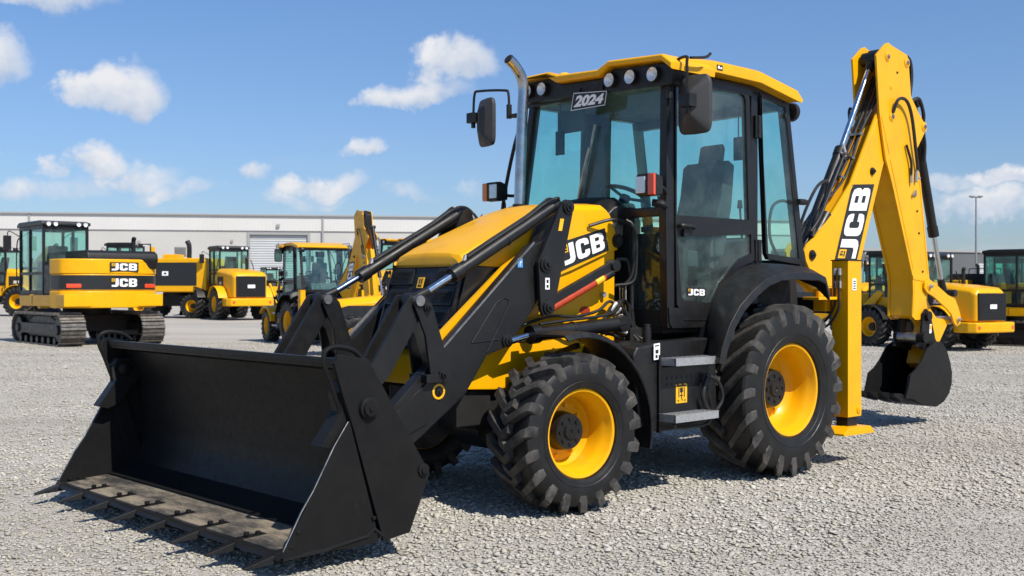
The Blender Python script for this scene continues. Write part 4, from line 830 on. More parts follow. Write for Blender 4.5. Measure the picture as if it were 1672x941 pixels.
# ================================================================== machines behind
def kids(o): return [c for c in bpy.data.objects if c.parent == o]
def copy_tree(o, parent=None, skip=()):
    c = o.copy(); COL.objects.link(c); c.parent = parent
    for ch in list(CH.get(o.name, ())):
        if ch.name.split('.')[0] in skip: continue
        copy_tree(ch, c, skip)
    return c
def index():
    CH.clear()
    for o in bpy.data.objects:
        if o.parent: CH.setdefault(o.parent.name, []).append(o)
CH = {}
def place(o, px_X, Y, rz, sc, label, cat=None, group=None):
    o.location = (px_X, Y, 0); o.rotation_euler = (0, 0, R(rz)); o.scale = (sc, sc, sc); tag(o, label, cat, group)
    return o
def cabin(par, x0, x1, w, z0, z1, yc=0, roof='black_paint', lights=True):
    b = MB(); t = .07
    for x in (x0, x1 - t, (x0 * .45 + x1 * .55)):
        for s in (1, -1): b.box(x, x + t, yc + s * w - (t if s > 0 else 0), yc + s * w + (0 if s > 0 else t), z0, z1)
    for s in (1, -1):
        y = yc + s * (w - t / 2)
        b.bar((x0, y, z0 + .55), (x1, y, z0 + .55), t * .9, .08); b.bar((x0, y, z1 - .05), (x1, y, z1 - .05), t * .95, .10)
        x = x1 - t / 2 if s > 0 else x0 + t / 2
        b.bar((x, yc - w + t, z1 - .05), (x, yc + w - t, z1 - .05), t * .95, .10); b.bar((x, yc - w + t, z0 + .70), (x, yc + w - t, z0 + .70), t * .95, .08)
    b.box(x0 + .01, x1 - .01, yc - w + .01, yc + w - .01, z0 - .02, z0 + .10)
    c = b.build('cab_frame', 'black_paint', par, bev=.01)
    b = MB(); b.prism([(x0 - .06, z1), (x0 - .04, z1 + .09), (x0 + .2, z1 + .13), (x1 - .1, z1 + .13), (x1 + .08, z1 + .08), (x1 + .10, z1 - .02), (x1, z1 - .01)], yc - w - .04, yc + w + .04); b.build('cab_roof', roof, c, bev=.03)
    for s in (1, -1):
        b = MB(); y0, y1 = sorted((yc + s * (w - .040), yc + s * (w - .034))); b.box(x0 + t, x1 - t, y0, y1, z0 + .1, z1 - .1); b.build('side_glass', 'cab_glass', c, flat=True)
        b = MB(); x = (x1 - .04) if s > 0 else x0 + .034; b.box(x, x + .006, yc - w + t, yc + w - t, z0 + .7, z1 - .1); b.build('end_glass', 'cab_glass', c, flat=True)
    b = MB(); xm = x0 + (x1 - x0) * .42; b.prism([(xm, z0 + .55), (xm + .45, z0 + .57), (xm + .48, z0 + .68), (xm + .06, z0 + .70), (xm - .14, z0 + 1.30), (xm - .26, z0 + 1.28), (xm - .14, z0 + .6)], yc - .25, yc + .25); b.box(xm, xm + .35, yc - .2, yc + .2, z0 + .1, z0 + .56); b.build('seat', 'seat_fabric', c, bev=.03)
    b = MB(); b.prism([(x1 - .35, z0 + .1), (x1 - .30, z0 + .85), (x1 - .15, z0 + .9), (x1 - .1, z0 + .1)], yc - .18, yc + .18); b.build('console', 'interior_grey', c, bev=.03)
    for x, d in ((x0 - .06, -1), (x1 + .09, 1)):
        for y in (-.8, -.5, .5, .8):
            b = MB(); b.lathe([(0, .05), (.05, .055), (.05, .045), (.03, .001)], (x, yc + y * w, z1 + .03), 14, 'x', d); b.build('work_light', 'reflector', c)
    for s in (1, -1):
        b = MB(); b.tube([(x1 - .05, yc + s * w, z1 - .25), (x1 + .05, yc + s * (w + .25), z1 - .10), (x1 + .05, yc + s * (w + .30), z1 - .25)], .015, 6); b.box(x1 + .02, x1 + .08, yc + s * (w + .30) - .10, yc + s * (w + .30) + .10, z1 - .62, z1 - .22); b.build('mirror', 'black_plastic', c, bev=.03)
    return c
# ---- tracked excavator
def tracks(par, L, gauge, w, h):
    for s in (1, -1):
        y = s * gauge / 2; r = h / 2; hl = L / 2 - r; per = 2 * (2 * hl) + 2 * math.pi * r; n = int(per / .19); b = MB()
        for i in range(n):
            d = per * i / n; up = 1
            if d < 2 * hl: p = (-hl + d, h); a = 0
            elif d < 2 * hl + math.pi * r: t = (d - 2 * hl) / r; p = (hl + r * math.sin(t), r + r * math.cos(t)); a = -t
            elif d < 4 * hl + math.pi * r: p = (hl - (d - 2 * hl - math.pi * r), 0); a = math.pi
            else: t = (d - 4 * hl - math.pi * r) / r; p = (-hl - r * math.sin(t), r - r * math.cos(t)); a = math.pi - t
            m = b.mark(); q = per / n * .47
            b.box(-q, q, -w / 2, w / 2, -.05, -.012); b.box(-q * .9, -q * .45, -w / 2, w / 2, -.012, .03); b.box(q * .1, q * .35, -w / 2, w / 2, -.012, .012)
            b.xform(m, Matrix.Translation((p[0], y, p[1])) @ Matrix.Rotation(-a, 4, 'Y'))
        tr = b.build('track', 'track_steel', par)
        b = MB(); P = [(hl + .8 * r * math.cos(t), r + .8 * r * math.sin(t)) for t in np.linspace(-1.57, 1.57, 9)] + [(-hl - .8 * r * math.cos(t), r + .8 * r * math.sin(t)) for t in np.linspace(1.57, -1.57, 9)]
        b.prism(P, y - w * .22, y + w * .22); b.prism([(-hl, r * .7), (hl, r * .7), (hl, r * 1.35), (-hl, r * 1.35)], y - w * .42, y + w * .42)
        for x in (-hl, hl): b.lathe([(0, r * .75), (.03, r * .7), (.03, r * .3), (.08, r * .28), (.08, .001)], (x, y + s * w * .36, r), 20, 'y', s)
        for i in range(7): b.cyl((-hl + (i + .5) * 2 * hl / 7, y - w * .3, .13), (-hl + (i + .5) * 2 * hl / 7, y + w * .44, .13), .10, n=14)
        b.build('track_frame', 'black_paint', tr, bev=.008)
    b = MB(); b.prism([(-.8, .35), (.8, .35), (.7, .78), (-.7, .78)], -gauge / 2, gauge / 2); b.cyl((0, 0, .7), (0, 0, 1.02), .62, n=28)
    for sx in (1, -1): b.bar((sx * .5, -gauge / 2, .8), (sx * 1.2, -gauge / 2, .62), .3, .06); b.bar((sx * .5, gauge / 2, .8), (sx * 1.2, gauge / 2, .62), .3, .06)
    b.build('undercarriage', 'black_matt', par, bev=.02)
def arm_pl(nm, pts, y0, y1, par, mt='yellow_paint'): return plate(nm, pts, y0, y1, mt, par, .012)
def excavator(name, cs=1, boom=True, letters=True):
    e = empty(name, (0, 0, 0))
    tracks(e, 3.9, 2.1, .62, .84)
    b = MB(); b.prism([(-1.95, 1.02), (1.45, 1.02), (1.5, 1.30), (-1.95, 1.34)], -1.30, 1.30); b.build('deck', 'yellow_paint', e, bev=.03)
    # counterweight: rounded in plan
    pl = lambda k, x1: [(x1, -1.32 * k)] + [(-1.45 - .55 * k * math.cos(t), 1.30 * k * math.sin(t)) for t in np.linspace(-1.45, 1.45, 13)] + [(x1, 1.32 * k)]
    b = MB()
    for z0, z1, k, mt in ((.98, 1.42, 1.0, 0), (1.42, 1.86, .985, 1), (1.86, 2.25, 1.0, 0)):
        b.mi = mt; b.prism(pl(k, -.95), z0 + .003, z1, 'z')
    cw = b.build('counterweight', ['yellow_paint', 'decal_black'], e, bev=.03, seg=3)
    for y in (-1.0, 1.0):
        b = MB(); b.prism([(-1.875, y - math.copysign(.17, y)), (-1.735, y + math.copysign(.17, y)), (-1.68, y + math.copysign(.15, y)), (-1.80, y - math.copysign(.17, y))], 1.50, 1.61, 'z'); b.build('tail_lamp', 'lens_red', cw, bev=.02)
    if letters:
        x = lambda y: -1.45 - .55 * math.cos(math.asin(min(.99, abs(y) / 1.3))) - .012
        for z0, z1 in ((1.50, 1.78), (1.93, 2.17)):
            letter_plate('badge', [(-2.018, .16, z0), (-1.966, -.62, z0), (-1.966, -.62, z1), (-2.018, .16, z1)], cw, bg=z0 > 1.8, mg=(.06, .12))
    b = MB(); b.prism([(-1.9, 2.25), (-1.85, 2.42), (-1.70, 2.48), (-.3, 2.48), (-.25, 2.0), (-1.8, 2.0)], -cs * .25 - .95, -cs * .25 + .95); b.build('engine_hood', 'black_plastic', e, bev=.06, seg=3)
    b = MB(); ys = sorted((-cs * 1.30, -cs * .32)); b.box(-.94, 1.35, *ys, 1.34, 2.15); b.build('side_body', 'yellow_paint', e, bev=.04)
    b = MB(); y = -cs * 1.302; b.box(-.8, .9, min(y, y * 1.008), max(y, y * 1.008), 1.48, 2.0); b.build('vent_panel', 'decal_black', e)
    b = MB(); yy = sorted((cs * .30, cs * 1.28)); b.box(-.94, -.30, *yy, 1.34, 2.10); b.build('fuel_box', 'black_paint', e, bev=.03)
    cabin(e, -.40, 1.48, .60, 1.34, 3.16, cs * .70)
    b = MB(); b.tube([(-1.2, -cs * .8, 2.45), (-1.2, -cs * .8, 2.75), (-1.25, -cs * .8, 2.85)], .06, 10); b.build('exhaust_pipe', 'black_plastic', e)
    for s in (1, -1):
        b = MB(); b.tube([(-1.6, s * 1.1, 2.25), (-1.6, s * 1.1, 2.62), (-1.5, s * 1.1, 2.68), (-.6, s * 1.1, 2.68), (-.5, s * 1.1, 2.62), (-.5, s * 1.1, 2.15)], .018, 6) if s == -cs else b.tube([(1.5, cs * 1.28, 1.5), (1.56, cs * 1.34, 1.8), (1.54, cs * 1.34, 2.7), (1.45, cs * 1.28, 2.9)], .018, 6)
        b.build('hand_rail', 'black_plastic', e)
    b = MB(); b.box(-.93, 1.40, *sorted((cs * 1.303, cs * 1.309)), 1.345, 1.352); b.box(.42, .43, *sorted((cs * 1.303, cs * 1.309)), 1.06, 1.30); b.build('panel_seam', 'black_matt', e)
    if boom:
        bp = arm_pl('boom', [(.9, 1.45), (1.15, 1.35), (2.6, 2.30), (4.4, 1.85), (4.5, 2.02), (2.75, 2.72), (2.3, 2.68), (1.0, 1.75)], -.2 - cs * .05, .2 - cs * .05, e)
        arm_pl('dipper', [(4.35, 2.15), (4.6, 2.1), (4.5, 1.8), (3.5, .75), (3.35, .80), (4.15, 1.85)], -.15, .10, e)
        b = MB(); b.loft([[(x, y, z) for x, z in ((3.5, .75), (3.2, .9), (2.8, .7), (2.75, .35), (3.1, .1), (3.6, .2), (3.1, .18), (2.85, .4), (2.9, .65), (3.2, .8))] for y in (-.4, .35)]); b.build('bucket', 'bucket_steel', e, bev=.01)
        b = MB(); b.cyl((1.5, -.25, 1.3), (2.9, -.25, 2.3), .07); b.cyl((2.5, -.05, 2.75), (4.2, -.05, 2.2), .06); b.build('boom_ram', 'black_paint', e)
    return e
X1 = excavator('tracked_excavator')
place(X1, -11.62, 29.3, 132, 1.0, 'tracked excavator with two rows of white letters across its yellow and black counterweight', 'excavator', 'excavators parked in the yard')
# ---- wheel loader (its rear end carries a tall black grille)
def loader(name, arms=True):
    e = empty(name, (0, 0, 0)); first = None
    for x, s in ((1.45, 1), (1.45, -1), (-1.35, 1), (-1.35, -1)):
        w = make_wheel(e, (x, s * .92, .68), .68, .33, .27, s, 18, .034, .30, .14, .12, .2, False, seg=40, shared=WL.get(s))
        WL[s] = [w.data] + [o.data for o in kids(w)][:2] if s not in WL else WL[s]
    b = MB(); b.box(-2.3, 1.9, -.45, .45, .60, 1.05); b.build('chassis', 'black_matt', e, bev=.02)
    b = MB(); secs = []
    for x, w, zt in ((-2.64, .60, 1.84), (-2.58, .70, 1.96), (-2.40, .77, 2.06), (-1.6, .80, 2.15), (-.62, .80, 2.22)):
        secs.append([(x, y, z) for y, z in ((-w, .95), (-w, zt - .15), (-w + .14, zt - .02), (0, zt), (w - .14, zt - .02), (w, zt - .15), (w, .95))])
    b.loft(secs); hd = b.build('engine_hood', 'yellow_paint', e, bev=.075, seg=4)
    b = MB(); b.box(-2.675, -2.60, -.64, .64, .98, 1.86); g = b.build('grille', 'black_plastic', hd, bev=.02)
    b = MB()
    for i in range(9): b.box(-2.69, -2.672, -.58, .58, 1.06 + i * .09, 1.085 + i * .09)
    b.build('grille_bar', 'black_paint', g)
    letter_plate('badge', [(-2.695, .16, 1.36), (-2.695, -.16, 1.36), (-2.695, -.16, 1.50), (-2.695, .16, 1.50)], g, back='decal_white', icon=False)
    b = MB(); b.prism([(-1.9, -1.02), (-2.55, -1.05), (-2.78, -.90), (-2.84, -.4), (-2.84, .4), (-2.78, .90), (-2.55, 1.05), (-1.9, 1.02)], .60, .93, 'z'); bu = b.build('rear_bumper', 'yellow_paint', e, bev=.05, seg=3)
    for s in (1, -1):
        b = MB(); b.box(-2.80, -2.74, s * .72 - .12, s * .72 + .12, .70, .82); b.build('tail_lamp', 'lens_red', bu, bev=.01)
        b = MB(); b.tube([(-.7, s * .9, .75), (-.72, s * .95, 1.6), (-.72, s * .80, 2.3), (-.65, s * .72, 2.6)], .02, 6); b.build('grab_rail', 'black_plastic', e)
        b = MB(); b.box(-.62, -.10, s * .98 - .14, s * .98 + .14, .55, .60); b.box(-.55, -.15, s * .95 - .12, s * .95 + .12, .88, .92); b.bar((-.6, s * 1.0, .55), (-.55, s * .95, 1.3), .04, .04); b.build('ladder', 'black_paint', e)
    for s in (1, -1):
        b = MB(); y0, y1 = sorted((s * .803, s * .812)); b.box(-1.5, -.8, y0, y1, 1.35, 1.85); b.build('vent_panel', 'decal_black', hd)
        if s > 0: letter_plate('badge', [(-1.0, .815, 1.5), (-1.32, .815, 1.5), (-1.32, .815, 1.66), (-1.0, .815, 1.66)], hd)
        b = MB(); secs = []
        for i in range(9):
            t = R(20 + i * 140 / 8); secs.append([(-1.35 + r * math.cos(t), y, .68 + r * math.sin(t)) for r, y in ((.78, s * .70), (.78, s * 1.2), (.75, s * 1.2), (.75, s * .70))])
        b.loft(secs); b.build('rear_mudguard', 'yellow_paint', e, bev=.01)
        b = MB(); secs = []
        for i in range(9):
            t = R(20 + i * 140 / 8); secs.append([(1.45 + r * math.cos(t), y, .68 + r * math.sin(t)) for r, y in ((.78, s * .70), (.78, s * 1.2), (.75, s * 1.2), (.75, s * .70))])
        b.loft(secs); b.build('front_mudguard', 'black_plastic', e, bev=.01)
    b = MB(); b.box(-.6, .85, -.62, .62, .95, 1.45); b.box(.8, 1.9, -.5, .5, 1.0, 1.7); b.build('front_frame', 'yellow_paint', e, bev=.03)
    cabin(e, -.58, .82, .66, 1.45, 3.08)
    b = MB(); b.tube([(-1.3, -.3, 2.1), (-1.3, -.3, 2.60), (-1.36, -.3, 2.68)], .06, 10); b.build('exhaust_pipe', 'black_plastic', e)
    if arms:
        for s in (1, -1): arm_pl('lift_arm', [(1.3, 1.85), (1.55, 1.95), (2.5, 1.2), (3.3, .45), (3.15, .30), (2.3, .85)], s * .55 - .06, s * .55 + .06, e)
        b = MB(); b.loft([[(x, y, z) for x, z in ((3.15, .95), (3.0, .75), (3.0, .35), (3.2, .10), (4.2, .08), (4.2, .11), (3.25, .16), (3.06, .38), (3.06, .72), (3.2, .92))] for y in (-1.25, 1.25)]); b.build('bucket', 'bucket_steel', e, bev=.01)
    return e
WL = {}
L1 = loader('wheel_loader')
index()
place(L1, -13.7, 52, 124, 1.10, 'wheel loader seen from behind, its tall black grille carrying a small white plate', 'wheel loader', 'wheel loaders parked in the yard')
for X, Y, rz, sc, lb in ((-27.6, 58, 175, 1.15, 'wheel loader cut off by the left edge of the photo'),
                         (-18.0, 80, -60, .95, 'small distant wheel loader with a dark cab in front of the roller door'),
                         (10.45, 27.1, 118, .74, 'compact wheel loader on the right, beyond the digging bucket'),
                         (11.1, 31.0, 150, .80, 'wheel loader seen through the gap between the yellow stabiliser and the digging arm'),
                         (21.6, 46.5, 150, .95, 'wheel loader farther back between the digging arm and the lamp post'),
                         (17.9, 38.0, 128, .80, 'wheel loader at the right edge, behind the dark cab of the tracked excavator')):
    place(copy_tree(L1), X, Y, rz, sc, lb)
X2 = excavator('tracked_excavator', cs=-1, boom=False, letters=False)
place(X2, 13.2, 28.6, -40, .76, 'tracked excavator with a dark cab at the right edge of the photo', 'excavator', 'excavators parked in the yard')
# ---- wheeled machine with a big dark side panel
def panel_machine(name):
    e = empty(name, (0, 0, 0))
    for x, s in ((1.3, 1), (1.3, -1), (-1.25, 1), (-1.25, -1)): make_wheel(e, (x, s * .95, .56), .56, .28, .22, s, 18, .03, .3, .12, .1, .2, False, shared=WL[s]).scale = (.82,) * 3
    b = MB(); b.box(-1.9, 1.9, -.5, .5, .55, 1.05); b.cyl((0, 0, 1.0), (0, 0, 1.2), .6); b.build('chassis', 'black_matt', e, bev=.03)
    b = MB(); b.prism([(-2.0, 1.2), (1.6, 1.2), (1.6, 2.62), (1.3, 2.75), (-1.9, 2.75), (-2.05, 2.5)], -1.25, 1.25); bd = b.build('body', 'yellow_paint', e, bev=.06, seg=3)
    for s in (1, -1):
        b = MB(); y0, y1 = sorted((s * 1.252, s * 1.262)); b.prism([(-1.55, 1.5), (1.35, 1.5), (1.35, 2.55), (-1.55, 2.55)], y0, y1); b.build('side_panel', 'decal_black', bd, bev=.003)
        sticker('badge', [(.1 * s, s * 1.266, 1.95), (-.2 * s, s * 1.266, 1.95), (-.2 * s, s * 1.266, 2.15), (.1 * s, s * 1.266, 2.15)], bd, ['decal_white', 'decal_black'], ((.3, .7, .3, .7),))
    cabin(e, 1.62, 2.9, .60, 1.3, 3.35, .5)
    b = MB(); b.tube([(-.9, .6, 2.7), (-.9, .6, 3.3), (-.8, .6, 3.55)], .11, 12); b.build('exhaust_pipe', 'black_plastic', e)
    b = MB(); b.box(-.2, .5, -.4, .4, 2.75, 2.95); b.box(.9, 1.1, .3, .5, 2.75, 3.3); b.build('air_filter', 'yellow_paint', e, bev=.04)
    return e
P1 = panel_machine('material_handler')
place(P1, -16.9, 54, 172, 1.08, 'yellow wheeled machine with a large black side panel, half hidden by the tracked excavator', 'work machine')
# ---- backhoe loaders behind, without their loading shovels in view
FRONT = ('loader_shovel', 'loader_arm', 'tilt_lever', 'tilt_ram', 'lift_ram', 'safety_strut', 'arm_crosstube', 'lever_stop', 'side_strip', 'year_plate', 'plate_bracket', 'front_mudguard')
NOPE = ('hood_badge',)
GB = 'backhoe loaders parked behind'
def yellow_guards(o):
    for s in (1, -1):
        b = MB(); secs = []
        for i in range(11):
            t = R(40 + i * 125 / 10); secs.append([(2.235 + r * math.cos(t), s * y, .535 + r * math.sin(t)) for r, y in ((.66, .62), (.66, 1.10), (.60, 1.12), (.63, .62))])
        b.loft(secs); b.build('front_mudguard', 'yellow_paint', o, bev=.01)
for X, Y, rz, sc, lb in ((-5.15, 28.9, 122, .84, 'backhoe loader seen from behind, its digging arm rising left of the big one’s hood'),
                         (15.6, 41, 205, .84, 'backhoe loader half hidden behind the big one’s yellow digging arm'),
                         (-3.3, 37.5, 231, .98, 'backhoe loader almost hidden by the big one’s hood, its arm tip showing'),
                         (17.6, 51, 222, .82, 'small yellow-roofed backhoe loader seen between the big one’s stabiliser and digging arm')):
    skip = FRONT + (('boom', 'boom_ram', 'dipper', 'dipper_ram', 'tipping_link', 'digging_bucket', 'stabiliser') if X > 15 else ())
    c = copy_tree(H, None, skip); place(c, X, Y, rz, sc, lb, None, GB); yellow_guards(c)

# ---- low machine whose yellow nose carries a black panel
def nose_machine(name, col='yellow_paint', letters=True):
    e = empty(name, (0, 0, 0))
    for x, s in ((.75, 1), (.75, -1), (-.85, 1), (-.85, -1)): make_wheel(e, (x, s * .72, .42), .42, .2, .16, s, 16, .03, .3, .1, .1, .2, False, shared=WL[s]).scale = (.62,) * 3
    b = MB(); b.box(-1.2, 1.1, -.45, .45, .3, .6); b.build('chassis', 'black_matt', e, bev=.02)
    b = MB(); secs = []
    for x, z0, z1, w in ((1.55, .72, .86, .40), (1.48, .60, 1.02, .50), (1.1, .48, 1.18, .58), (.3, .46, 1.26, .62), (-.5, .46, 1.28, .62)):
        secs.append([(x, y, z) for y, z in ((-w, z0), (-w, z1 - .12), (-w + .14, z1), (w - .14, z1), (w, z1 - .12), (w, z0))])
    b.loft(secs); n = b.build('nose', col, e, bev=.03)
    for s in (1, -1):
        b = MB(); P = [(1.22, .86), (1.05, .74), (-.3, .72), (-.3, 1.06), (.9, 1.06), (1.16, .98)]
        y0, y1 = sorted((s * .60, s * .632)); b.prism(P, y0, y1); b.build('side_panel', 'decal_black', n, bev=.004)
        if letters: letter_plate('badge', [(.30 - .3 * s, s * .634, .82), (.30 + .3 * -s + .0 if False else (.30 - .3 * s - .55 * s), s * .634, .82), (.30 - .85 * s, s * .634, .98), (.30 - .3 * s, s * .634, .98)] if s > 0 else [(-.25, -.634, .82), (.30, -.634, .82), (.30, -.634, .98), (-.25, -.634, .98)], n, bg=False, icon=False)
    b = MB(); b.box(-1.3, -.45, -.55, .55, .55, 1.1); b.box(-1.2, -.7, -.25, .25, 1.1, 1.5)
    for s in (1, -1): b.tube([(-1.25, s * .5, 1.0), (-1.28, s * .5, 1.9), (-1.1, s * .5, 2.0), (-.3, s * .5, 2.0)], .03, 8)
    b.build('operator_frame', 'black_paint', e, bev=.02)
    return e
Nn = nose_machine('compact_tractor')
place(Nn, -2.85, 24.3, 196, 1.05, 'low yellow machine with a rounded nose and a black side panel, behind the lift arms', 'compact tractor')
# ================================================================== buildings, lamp post
def clad(name, c1, c2, rib, axis='X', depth=.05):
    m, nt, b = nodes_of(name); tc = N(nt, 'ShaderNodeTexCoord'); w = N(nt, 'ShaderNodeTexWave', wave_type='BANDS', bands_direction=axis, wave_profile='SIN')
    w.inputs['Scale'].default_value = rib; nt.links.new(tc.outputs['Object'], w.inputs['Vector'])
    n = tex(nt, 'noise', .25, 6); nt.links.new(ramp(nt, n.outputs[0], [(.35, c1), (.7, c2)]), b.inputs['Base Color'])
    bp = N(nt, 'ShaderNodeBump'); bp.inputs['Strength'].default_value = .5; bp.inputs['Distance'].default_value = depth
    nt.links.new(w.outputs[0], bp.inputs['Height']); nt.links.new(bp.outputs[0], b.inputs['Normal']); b.inputs['Roughness'].default_value = .5
clad('cladding_white', (.50, .486, .458), (.46, .447, .42), 2.2, depth=.012)
clad('fascia_white', (.60, .59, .57), (.56, .55, .53), .9, depth=.01)
clad('cladding_grey', (.12, .125, .13), (.10, .105, .11), 2.0)
clad('door_grey', (.44, .46, .47), (.40, .42, .43), 1.3, 'Z', .08)
mat('trim_grey', (.30, .30, .295), .6); mat('roof_grey', (.30, .30, .30), .7); mat('lamp_steel', (.25, .26, .27), .5, .4)
W_ = empty('warehouse', (-62, 100, 0), math.atan2(11.5, 75)); tag(W_, 'long low pale grey warehouse with ribbed walls and a roller door along the left horizon', 'warehouse')
Lw = 96; Hh = 8.65
b = MB(); b.ring([(0, 0), (Lw, 0), (Lw, Hh - 1.5), (0, Hh - 1.5)], [(36.6, .02), (42.2, .02), (42.2, 6.75), (36.6, 6.75)], 0, .3); b.box(0, Lw, 28, 28.3, 0, Hh - 1.5); b.box(0, .3, .3, 28, 0, Hh - 1.5); b.box(Lw - .3, Lw, .3, 28, 0, Hh - 1.5)
b.build('wall', 'cladding_white', W_)
b = MB(); b.box(-.1, Lw + .1, -.12, .3, Hh - 1.5, Hh - .06); b.build('fascia', 'fascia_white', W_)
b = MB(); b.box(-.2, Lw + .2, -.30, .1, Hh - .06, Hh + .10)
for x in (16, 43.6, 58): b.box(x, x + .18, -.22, -.12, .1, Hh - .1)
b.build('gutter', 'trim_grey', W_, bev=.03)
b = MB(); b.prism([(-.1, Hh), (28.4, Hh), (14, Hh + .8)], 0, Lw, 'x'); b.build('roof', 'roof_grey', W_)
for x in (9.0, 23.5, 50.5, 66.0):
    b = MB(); b.box(x, x + 1.1, -.04, .02, 0, 2.2); b.box(x - .1, x, -.06, .02, 0, 2.3); b.box(x + 1.1, x + 1.2, -.06, .02, 0, 2.3); b.build('side_door', 'trim_grey', W_)
for x in (12.5, 29.5, 55.0):
    b = MB()
    for i in range(6): b.hexa([(x, -.02, 4.6 + i * .14), (x + 1.0, -.02, 4.6 + i * .14), (x + 1.0, .02, 4.6 + i * .14), (x, .02, 4.6 + i * .14), (x, -.09, 4.68 + i * .14), (x + 1.0, -.09, 4.68 + i * .14), (x + 1.0, .02, 4.72 + i * .14), (x, .02, 4.72 + i * .14)])
    b.box(x - .06, x + 1.06, .0, .02, 4.54, 5.5); b.build('wall_vent', 'trim_grey', W_)
b = MB(); b.box(36.6, 42.2, .14, .22, .02, 6.75); d = b.build('roller_door', 'door_grey', W_)
b = MB(); b.box(36.35, 36.6, -.08, .2, 0, 7.0); b.box(42.2, 42.45, -.08, .2, 0, 7.0); b.box(36.6, 42.2, -.08, .2, 6.75, 7.0); b.build('door_frame', 'trim_grey', d)
b = MB(); b.box(39.2, 39.5, -.3, -.12, 7.5, 7.8); b.box(26, 26.25, -.15, 0, 5.4, 6.1); b.box(34.8, 35.0, -.15, 0, 6.0, 6.25); b.build('wall_lamp', 'trim_grey', W_)
B2 = empty('grey_building', (30, 108, 0), math.atan2(14, 34)); tag(B2, 'dark grey flat-roofed building low on the right horizon', 'building')
b = MB(); b.box(0, 48, 0, 20, 0, 5.35); b.build('wall', 'cladding_grey', B2)
b = MB(); b.box(-.1, 48.1, -.15, 20.1, 5.35, 5.6); b.build('roof_edge', 'trim_grey', B2)
b = MB(); b.box(6, 10, -.03, 0, 0, 4.2); b.box(22, 26, -.03, 0, 0, 4.2); b.build('shutter', 'door_grey', B2)
Lp = empty('lamp_post', (39.4, 91, 0)); tag(Lp, 'tall slim lamp post standing against the sky on the right', 'lamp post')
b = MB(); b.cyl((0, 0, 0), (0, 0, 9.2), .11, .06, 12); b.cyl((0, 0, 0), (0, 0, .5), .16, n=12); b.build('pole', 'lamp_steel', Lp)
b = MB(); b.box(-.45, .45, -.08, .08, 9.15, 9.3); b.box(-.55, -.2, -.15, .15, 9.22, 9.34); b.box(.2, .55, -.15, .15, 9.22, 9.34); b.build('lamp_head', 'lamp_steel', Lp, bev=.03)
# ================================================================== ground and loose stones
def ground_mat():
    m, nt, b = nodes_of('gravel_ground')
    tc = N(nt, 'ShaderNodeTexCoord')
    def vor(s, f='F1'):
        v = N(nt, 'ShaderNodeTexVoronoi', feature=f); v.inputs['Scale'].default_value = s; v.inputs['Randomness'].default_value = 1
        nz = N(nt, 'ShaderNodeTexNoise'); nz.inputs['Scale'].default_value = s * .8; nt.links.new(tc.outputs['Object'], nz.inputs['Vector'])
        mx = N(nt, 'ShaderNodeVectorMath', operation='MULTIPLY_ADD'); nt.links.new(nz.outputs['Color'], mx.inputs[0]); mx.inputs[1].default_value = (.6 / s,) * 3; nt.links.new(tc.outputs['Object'], mx.inputs[2])
        nt.links.new(mx.outputs[0], v.inputs['Vector']); return v
    v1, v2 = vor(34), vor(75)
    big = tex(nt, 'noise', .22, 5); mid = tex(nt, 'noise', 1.6, 6)
    sep = N(nt, 'ShaderNodeSeparateColor'); nt.links.new(v1.outputs['Color'], sep.inputs[0])
    stone = ramp(nt, sep.outputs[0], [(0, (.35, .33, .298)), (.5, (.415, .39, .352)), (1, (.47, .442, .40))])
    sand = ramp(nt, mid.outputs[0], [(.3, (.38, .35, .305)), (.7, (.44, .41, .365))])
    mixf = ramp(nt, big.outputs[0], [(.46, (.0, .0, .0)), (.66, (.45, .45, .45))])
    mx = N(nt, 'ShaderNodeMix', data_type='RGBA'); nt.links.new(mixf, mx.inputs[0]); nt.links.new(stone, mx.inputs[6]); nt.links.new(sand, mx.inputs[7])
    mp = N(nt, 'ShaderNodeMapping'); mp.inputs['Scale'].default_value = (.05, .55, 1); mp.inputs['Rotation'].default_value = (0, 0, R(14)); nt.links.new(tc.outputs['Object'], mp.inputs[0])
    tr = N(nt, 'ShaderNodeTexNoise'); tr.inputs['Scale'].default_value = 1.3; tr.inputs['Detail'].default_value = 7; tr.inputs['Roughness'].default_value = .6; nt.links.new(mp.outputs[0], tr.inputs['Vector'])
    tk = N(nt, 'ShaderNodeMix', data_type='RGBA', blend_type='MULTIPLY'); tk.inputs[0].default_value = 1; nt.links.new(mx.outputs[2], tk.inputs[6]); nt.links.new(ramp(nt, tr.outputs[0], [(.34, (.84, .83, .82)), (.5, (1, 1, 1)), (.68, (1.12, 1.10, 1.06))]), tk.inputs[7])
    nt.links.new(tk.outputs[2], b.inputs['Base Color']); b.inputs['Roughness'].default_value = .9; b.inputs['Specular IOR Level'].default_value = .25
    h = mathn(nt, 'ADD', mathn(nt, 'MULTIPLY', v1.outputs['Distance'], -1.0), mathn(nt, 'MULTIPLY', v2.outputs['Distance'], -.5))
    bp = N(nt, 'ShaderNodeBump'); bp.inputs['Strength'].default_value = 1.0; bp.inputs['Distance'].default_value = .014
    nt.links.new(h, bp.inputs['Height']); nt.links.new(bp.outputs[0], b.inputs['Normal'])
    m, nt, b = nodes_of('gravel_stone')
    oi = N(nt, 'ShaderNodeVertexColor'); oi.layer_name = 'tone'
    nt.links.new(oi.outputs[0], b.inputs['Base Color']); b.inputs['Roughness'].default_value = .85; b.inputs['Specular IOR Level'].default_value = .3
ground_mat()
b = MB()
